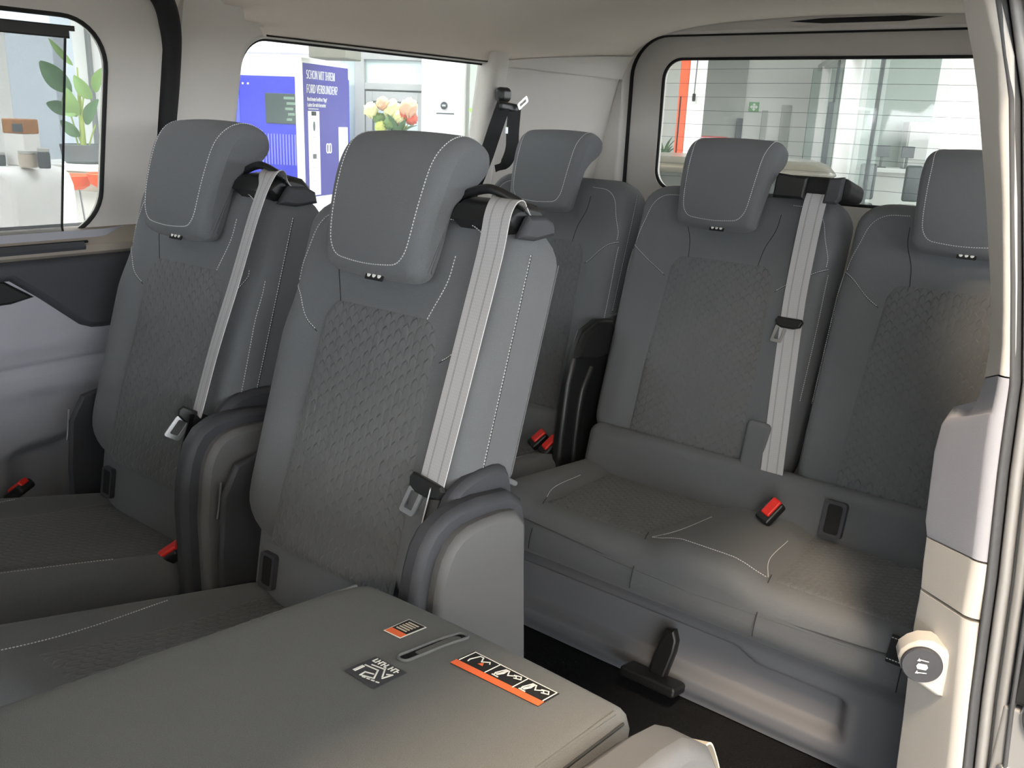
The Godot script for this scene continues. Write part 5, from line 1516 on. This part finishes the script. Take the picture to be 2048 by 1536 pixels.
	part("glazing_bead", rbox(Vector3(0.006, 1.72, 0.065), 0.002), mat.pot_grey, d, at(-0.228, 0.985, 0.006))
	part("glazing_bead", rbox(Vector3(0.46, 0.006, 0.065), 0.002), mat.pot_grey, d, at(0, 1.842, 0.006))
	part("transom_pane", rbox(Vector3(0.62, 0.21, 0.008), 0.002), paint("mint_glass", Color8(205, 222, 218), 0.15), d, at(0, 2.115, -0.01))
	part("door_pane", rbox(Vector3(0.46, 1.72, 0.008), 0.002), mat.mint_glass, d, at(0, 0.985, -0.01))
	part("handle", tube([Vector3(0.245, 1.12, 0.07), Vector3(0.245, 0.95, 0.07)], 0.010, 8), mat.steel, d)
	struct("trim_side_light", box_shape(Vector3(0.22, 3.4, 0.05)).mesh(), mat.mint_glass, "mint tinted side light beside the glazed door", "side light", st(8.55, -3.56, 1.15))
	struct("trim_white_column", box_shape(Vector3(0.34, 4.0, 0.35)).mesh(), mat.wall_white, "white column with a round controller and a paper notice", "column", st(8.35, -2.56, 1.45))
	var th := thing("wall_controller", "small round dark controller on the white column", "controller", st(8.16, -2.50, 1.275))
	part("dial", lathe([Vector2(0.001, 0), Vector2(0.032, 0), Vector2(0.034, 0.006), Vector2(0.026, 0.012), Vector2(0.001, 0.013)], 24), mat.charcoal_plastic, th, Transform3D(Basis(Vector3.RIGHT, PI / 2), Vector3.ZERO))
	part("display", rbox(Vector3(0.034, 0.018, 0.006), 0.002), mat.frame_grey, th, at(0, 0, 0.011))
	var no := thing("paper_notice", "white paper notice hung from a dark rail on the white column", "notice", st(8.16, -2.49, 1.205))
	part("rail", rbox(Vector3(0.17, 0.012, 0.012), 0.003), mat.pot_grey, no)
	part("sheet", rbox(Vector3(0.16, 0.20, 0.004), 0.001), mat.white, no, at(0, -0.105, 0.0))
	struct("trim_green_glass", box_shape(Vector3(0.9, 4.0, 0.05)).mesh(), paint("green_glass", Color8(196, 208, 196), 0.3), "pale green glazed wall beyond the white column", "wall", st(8.5, -1.9, 1.45))
	var hp := thing("leafy_plant", "small bright green plant in front of the pale green glazing", "plant", st(7.9, -2.02, ground))
	part("pot", lathe([Vector2(0.10, 0), Vector2(0.13, 0.3), Vector2(0.12, 0.3), Vector2(0.02, 0.28)], 18), mat.white, hp)
	part("stem", tube([Vector3(0, 0.28, 0), Vector3(0.01, 1.0, 0), Vector3(0, 1.75, 0)], 0.008, 6), mat.stem_green, hp)
	for q in [[0.0, 1.72, -0.16, 1.80], [0.0, 1.70, 0.15, 1.84], [0, 1.5, 0.14, 1.60], [0, 1.3, -0.15, 1.42]]: part("leaf", leaf(Vector3(q[0], q[1], 0), Vector3(q[2], q[3], 0.05), 0.08, Vector3(0, 0.4, 1)), paint("lime_leaf", Color8(132, 196, 60), 0.5), hp)

	# bouquet on a tall stand
	var f := thing("bouquet", "bouquet of cream, peach and coral flowers in a pale vase", "flowers", st(5.5, -1.99, 0.85))
	part("vase", lathe([Vector2(0.05, 0), Vector2(0.07, 0.02), Vector2(0.06, 0.12), Vector2(0.05, 0.18), Vector2(0.055, 0.2), Vector2(0.045, 0.195), Vector2(0.01, 0.18)], 20), mat.frame_grey, f)
	var heads := [[-2.086, 1.240, 0.040, "peach"], [-2.158, 1.199, 0.042, "cream"], [-2.033, 1.204, 0.055, "cream"], [-1.982, 1.158, 0.040, "cream"], [-1.905, 1.225, 0.052, "peach"], [-1.905, 1.160, 0.038, "coral"], [-1.94, 1.19, 0.034, "coral"], [-2.09, 1.100, 0.036, "yellow_green"], [-1.985, 1.092, 0.042, "yellow_green"], [-2.11, 1.15, 0.036, "leaf_light"], [-2.03, 1.13, 0.036, "leaf_light"]]
	for i in heads.size():
		var q: Array = heads[i]
		var hd := Vector3(q[0] + 1.99, q[1] - 0.85, 0.03 * sin(i * 2.1))
		part("blossom", blossom(q[2], 100 + i), mat[q[3]], f, Transform3D(Basis(), hd))
		part("flower_stem", tube([Vector3(0, 0.17, 0), hd], 0.003, 5), mat.stem_green, f)
	for i in 7:
		var an := TAU * i / 7
		part("leaf", leaf(Vector3(0.02 * cos(an), 0.20, 0.02 * sin(an)), Vector3(0.13 * cos(an), 0.27 + 0.03 * (i % 3), 0.10 * sin(an)), 0.05, Vector3.UP), mat.green_leaf, f)
	var sd := thing("flower_stand", "slim white stand carrying the bouquet", "stand", st(5.5, -1.99, ground))
	part("top", rbox(Vector3(0.34, 0.03, 0.34), 0.008), mat.white, sd, at(0, 1.385, 0))
	part("column", rbox(Vector3(0.14, 1.37, 0.14), 0.01), mat.white, sd, at(0, 0.685, 0))
	part("base", rbox(Vector3(0.36, 0.03, 0.36), 0.008), mat.white, sd, at(0, 0.015, 0))


func view_from_rear_window() -> void:
	var ground := -0.55
	slab("wall_hall", 10.2, -1.3, 10.2, -0.30, -0.55, 3.45, 0.15, mat.wall_grey, "grey wall beside the orange edged column", "wall")
	struct("trim_hall_column", box_shape(Vector3(0.155, 4.0, 0.2)).mesh(), mat.wall_white, "white column with an orange edge in the hall", "column", st(9.0, -0.262, 1.45))
	var o := thing("orange_panel", "tall orange panel standing against the white hall column", "panel", st(9.0, -0.385, ground))
	part("board", rbox(Vector3(0.085, 3.6, 0.12), 0.006), mat.orange, o, at(0, 1.80, 0))
	part("edge_strip", rbox(Vector3(0.014, 2.0, 0.13), 0.003), mat.matt_black, o, at(-0.02, 1.0, 0.0))
	var cb := thing("hanging_cable", "thin dark cable with a plug hanging beside the white column", "cable", st(8.85, -0.28, 0))
	part("cord", tube(smooth_path([Vector3(0.01, 3.44, 0), Vector3(0.02, 2.4, 0), Vector3(0.005, 1.8, 0), Vector3(0.0, 1.47, 0)], 5), 0.006, 6), mat.pot_grey, cb)
	part("plug", rbox(Vector3(0.03, 0.07, 0.03), 0.008), mat.matt_black, cb, at(0, 1.44, 0))
	# end of the hall
	struct("trim_end_bay", box_shape(Vector3(0.75, 4.0, 0.15)).mesh(), mat.wall_grey, "grey bay at the end of the hall", "wall", st(16.8, -0.02, 1.45))
	var sg := thing("safety_sign", "square green safety sign with four white arrows", "sign", st(15.9, 0.49, 1.53))
	part("plate", rbox(Vector3(0.165, 0.155, 0.012), 0.004), mat.sign_green, sg)
	for k in 4:
		part("arrow", extrude([Vector2(-0.012, 0.0), Vector2(0.012, 0.0), Vector2(0.012, 0.03), Vector2(0.03, 0.03), Vector2(0, 0.065), Vector2(-0.03, 0.03), Vector2(-0.012, 0.03)], 0.004), mat.white_print, sg, Transform3D(Basis(Vector3(0, 0, 1), PI / 2 * k), Vector3(0, 0, 0.008)))
	part("bracket", rbox(Vector3(0.03, 0.03, 1.0), 0.006), mat.frame_grey, sg, at(0, 0, -0.51))
	for q in [[1.08, 0.17, 2.15, "door_3", "grey door standing in the white end wall"], [0.72, 0.10, 2.05, "door_4", "narrow pale door in the end wall"], [0.30, 0.11, 1.9, "door_5", "dark grey doorway beside the end bay"]]:
		struct(q[3], rbox(Vector3(q[1], q[2], 0.05), 0.006), mat.wall_grey if q[3] != "door_5" else mat.pot_grey, q[4], "door", st(16.68 if q[3] == "door_5" else 16.87, q[0], ground + q[2] / 2))
	# glazed office partition
	var part_frame := thing("office_partition", "white framed glass partition of the office beside the hall", "partition", st(0, 0, 0))
	part_frame.set_meta("kind", "structure")
	var L := func(a: float, b: float, y: float): return Vector3(b, y, -a)
	var bar := func(called: String, a: float, b: float, wide: float, y0: float, y1: float, m: Material):
		part(called, rbox(Vector3(wide, y1 - y0, 0.10), 0.006), m, part_frame, Transform3D(Basis(), L.call(a, b, (y0 + y1) / 2)))
	bar.call("post", 15.2, 1.5, 0.14, ground, 2.15, mat.wall_white)
	bar.call("post", 12.5, 1.56, 0.22, ground, 3.4, mat.wall_white)
	bar.call("post", 12.3, 1.69, 0.06, ground, 3.4, mat.frame_grey)
	bar.call("door_edge", 13.6, 1.46, 0.07, ground, 1.58, mat.pot_grey)
	bar.call("slim_bar", 13.6, 1.49, 0.025, 1.58, 3.4, mat.pot_grey)
	bar.call("slim_bar", 9.9, 1.50, 0.03, ground, 3.4, mat.pot_grey)
	part("head_beam", rbox(Vector3(0.16, 0.10, 4.2), 0.01), mat.frame_grey, part_frame, Transform3D(Basis(), L.call(14.0, 1.52, 2.18)))
	part("upper_wall", rbox(Vector3(0.10, 1.20, 4.2), 0.01), mat.wall_white, part_frame, Transform3D(Basis(), L.call(14.0, 1.54, 2.83)))
	for q in [[14.2, 1.6], [10.6, 1.9]]: part("pane", rbox(Vector3(0.008, 2.68, q[1]), 0.002), mat.office_glass, part_frame, Transform3D(Basis(), L.call(q[0], 1.52, 0.80)))
	slab("wall_office", 13.2, 1.75, 13.2, 5.5, -0.55, 3.45, 0.1, paint("office_wall", Color8(166, 178, 170), 0.8), "pale green office wall behind the glass partition", "wall")
	slab("wall_office_end", 16.6, 1.42, 16.6, 2.6, -0.55, 2.2, 0.1, mat.office_wall, "pale green wall seen through the glass by the hall", "wall")
	struct("trim_doorway_column", box_shape(Vector3(0.34, 4.0, 0.34)).mesh(), mat.wall_white, "broad white column outside the tailgate", "column", st(6.6, 1.56, 1.45))
	# office furniture
	var dk := thing("office_desk", "long grey office desk behind the glass partition", "desk", st(12.3, 2.42, ground))
	part("top", rbox(Vector3(1.5, 0.05, 0.6), 0.008), mat.frame_grey, dk, at(0.1, 1.30, 0))
	part("modesty_panel", rbox(Vector3(1.45, 0.62, 0.03), 0.006), mat.wall_grey, dk, at(0.1, 0.97, 0.2))
	for x in [-0.58, 0.78]: part("leg", rbox(Vector3(0.06, 1.275, 0.5), 0.006), mat.frame_grey, dk, at(x, 0.6375, 0))
	for q in [[-0.30, 0.17], [-0.04, 0.15]]:
		var m := thing("monitor", ["wider dark flat monitor on the office desk", "narrower dark flat monitor on the office desk"][int(q[1] < 0.16)], "monitor", st(12.3, 2.36 + q[0] * 1.16, ground + 1.325), "monitors on the office desk")
		part("screen", rbox(Vector3(q[1], 0.14, 0.02), 0.005), mat.dark_glass, m, at(0, 0.20, 0))
		part("neck", rbox(Vector3(0.03, 0.13, 0.02), 0.004), mat.dark_glass, m, at(0, 0.075, -0.01))
		part("foot", rbox(Vector3(0.12, 0.012, 0.10), 0.004), mat.dark_glass, m, at(0, 0.006, 0))
	for q in [[-0.42, "dark swivel chair at the office desk near the door edge"], [0.02, "dark swivel chair at the office desk beside the white papers"]]:
		var ch := thing("office_chair", q[1], "chair", st(11.6, 2.25 + q[0] * 1.16, ground))
		part("backrest", rbox(Vector3(0.19, 0.42, 0.06), 0.03, 3), mat.dark_glass, ch, at(0, 1.18, 0.05))
		part("seat", rbox(Vector3(0.2, 0.06, 0.22), 0.025, 3), mat.dark_glass, ch, at(0, 0.90, 0.0))
		part("column", tube([Vector3(0, 0.06, 0), Vector3(0, 0.9, 0)], 0.02, 8), mat.steel, ch)
		part("foot", lathe([Vector2(0.17, 0), Vector2(0.17, 0.02), Vector2(0.03, 0.06), Vector2(0.01, 0.06)], 16), mat.steel, ch)
	var pr := thing("paper_tray", "long white paper tray on the office desk", "tray", st(12.3, 2.72, ground + 1.325))
	part("tray", rbox(Vector3(0.34, 0.06, 0.2), 0.01), mat.white, pr, at(0, 0.03, 0))
	part("paper", rbox(Vector3(0.30, 0.012, 0.16), 0.002), mat.wall_white, pr, at(0, 0.066, 0))
	var cu := thing("filing_cabinet", "grey filing cabinet against the office wall", "cabinet", st(12.9, 2.6, ground))
	part("body", rbox(Vector3(0.5, 1.9, 0.4), 0.01), mat.wall_grey, cu, at(0, 0.95, 0))
	for k in 4: part("drawer", rbox(Vector3(0.46, 0.42, 0.02), 0.006), mat.frame_grey, cu, at(0, 0.26 + 0.46 * k, 0.205))
	# cars in the hall
	car("parked_car", "dark olive car parked close behind the tailgate", st(5.7, -0.15, ground, 0.12), paint("olive", Color8(96, 92, 80), 0.25), 1.0, 1.10)
	car("parked_car", "red car parked at the end of the hall", st(12.4, -0.3, ground, 0.1), mat.car_red, 0.55, 1.14)
	car("parked_car", "red car parked before the office desk", st(8.6, 2.3, ground, -0.1), mat.car_red, 0.6, 0.86)
	var pl := thing("fern", "small dark fern on the ledge by the grey hall wall", "plant", st(9.6, -0.56, ground))
	part("pot", lathe([Vector2(0.12, 0), Vector2(0.15, 1.38), Vector2(0.14, 1.38), Vector2(0.02, 1.34)], 18), mat.pot_grey, pl)
	for i in 12:
		var an := TAU * i / 12
		part("frond", leaf(Vector3(0.02 * cos(an), 1.34, 0.02 * sin(an)), Vector3(0.16 * cos(an), 1.44 + 0.09 * (i % 3), 0.16 * sin(an)), 0.035, Vector3.UP, 0.3), mat.green_leaf, pl)

func car(called: String, label: String, place: Transform3D, body: Material, size: float, tall: float) -> void:
	# a plain hatchback seen end-on through glass: body, cabin, panes, lamps, wheels; its length runs across
	var c := thing(called, label, "car", place)
	var k := size
	var prof := func(y0: float, y1: float, x0: float, x1: float, d0: float, d1: float) -> ArrayMesh:
		var rows := []
		for i in 7:
			var f := i / 6.0
			var hx := lerpf(x0, x1, f) - 0.03 * pow(2 * f - 1, 4); var hz := lerpf(d0, d1, f) - 0.03 * pow(2 * f - 1, 4)
			var row := PackedVector3Array()
			for q in rloop(-hx, hx, -hz, hz, 0.18 * k, 6, 4): row.append(Vector3(q.x, lerpf(y0, y1, f), q.y))
			rows.append(row)
		return loft_y(rows)
	part("body", prof.call(0.20, 0.60 * tall, 1.5 * k, 1.45 * k, 0.55 * k, 0.55 * k), body, c)
	part("bonnet", prof.call(0.58 * tall, 0.86 * tall, 1.45 * k, 1.35 * k, 0.55 * k, 0.52 * k), body, c)
	part("cabin", prof.call(0.84 * tall, 1.36 * tall, 1.15 * k, 0.80 * k, 0.50 * k, 0.42 * k), mat.dark_glass, c)
	part("roof", prof.call(1.34 * tall, 1.42 * tall, 0.82 * k, 0.74 * k, 0.43 * k, 0.40 * k), body, c)
	part("trim_strip", rbox(Vector3(2.5 * k, 0.02, 0.02), 0.005), mat.chrome, c, at(0, 0.85 * tall, 0.54 * k))
	for x in [-0.95 * k, 0.95 * k]:
		for z in [-0.48 * k, 0.48 * k]:
			var w := part("wheel", lathe([Vector2(0.05, -0.09), Vector2(0.26 * k + 0.02, -0.09), Vector2(0.28 * k + 0.02, -0.05), Vector2(0.28 * k + 0.02, 0.05), Vector2(0.26 * k + 0.02, 0.09), Vector2(0.05, 0.09)], 22), mat.matt_black, c, Transform3D(Basis(Vector3.RIGHT, PI / 2), Vector3(x, 0.28 * k + 0.02, z)))
			part("rim", lathe([Vector2(0.02, 0.085), Vector2(0.17 * k, 0.085), Vector2(0.17 * k, 0.10), Vector2(0.02, 0.095)], 16), mat.steel, w)
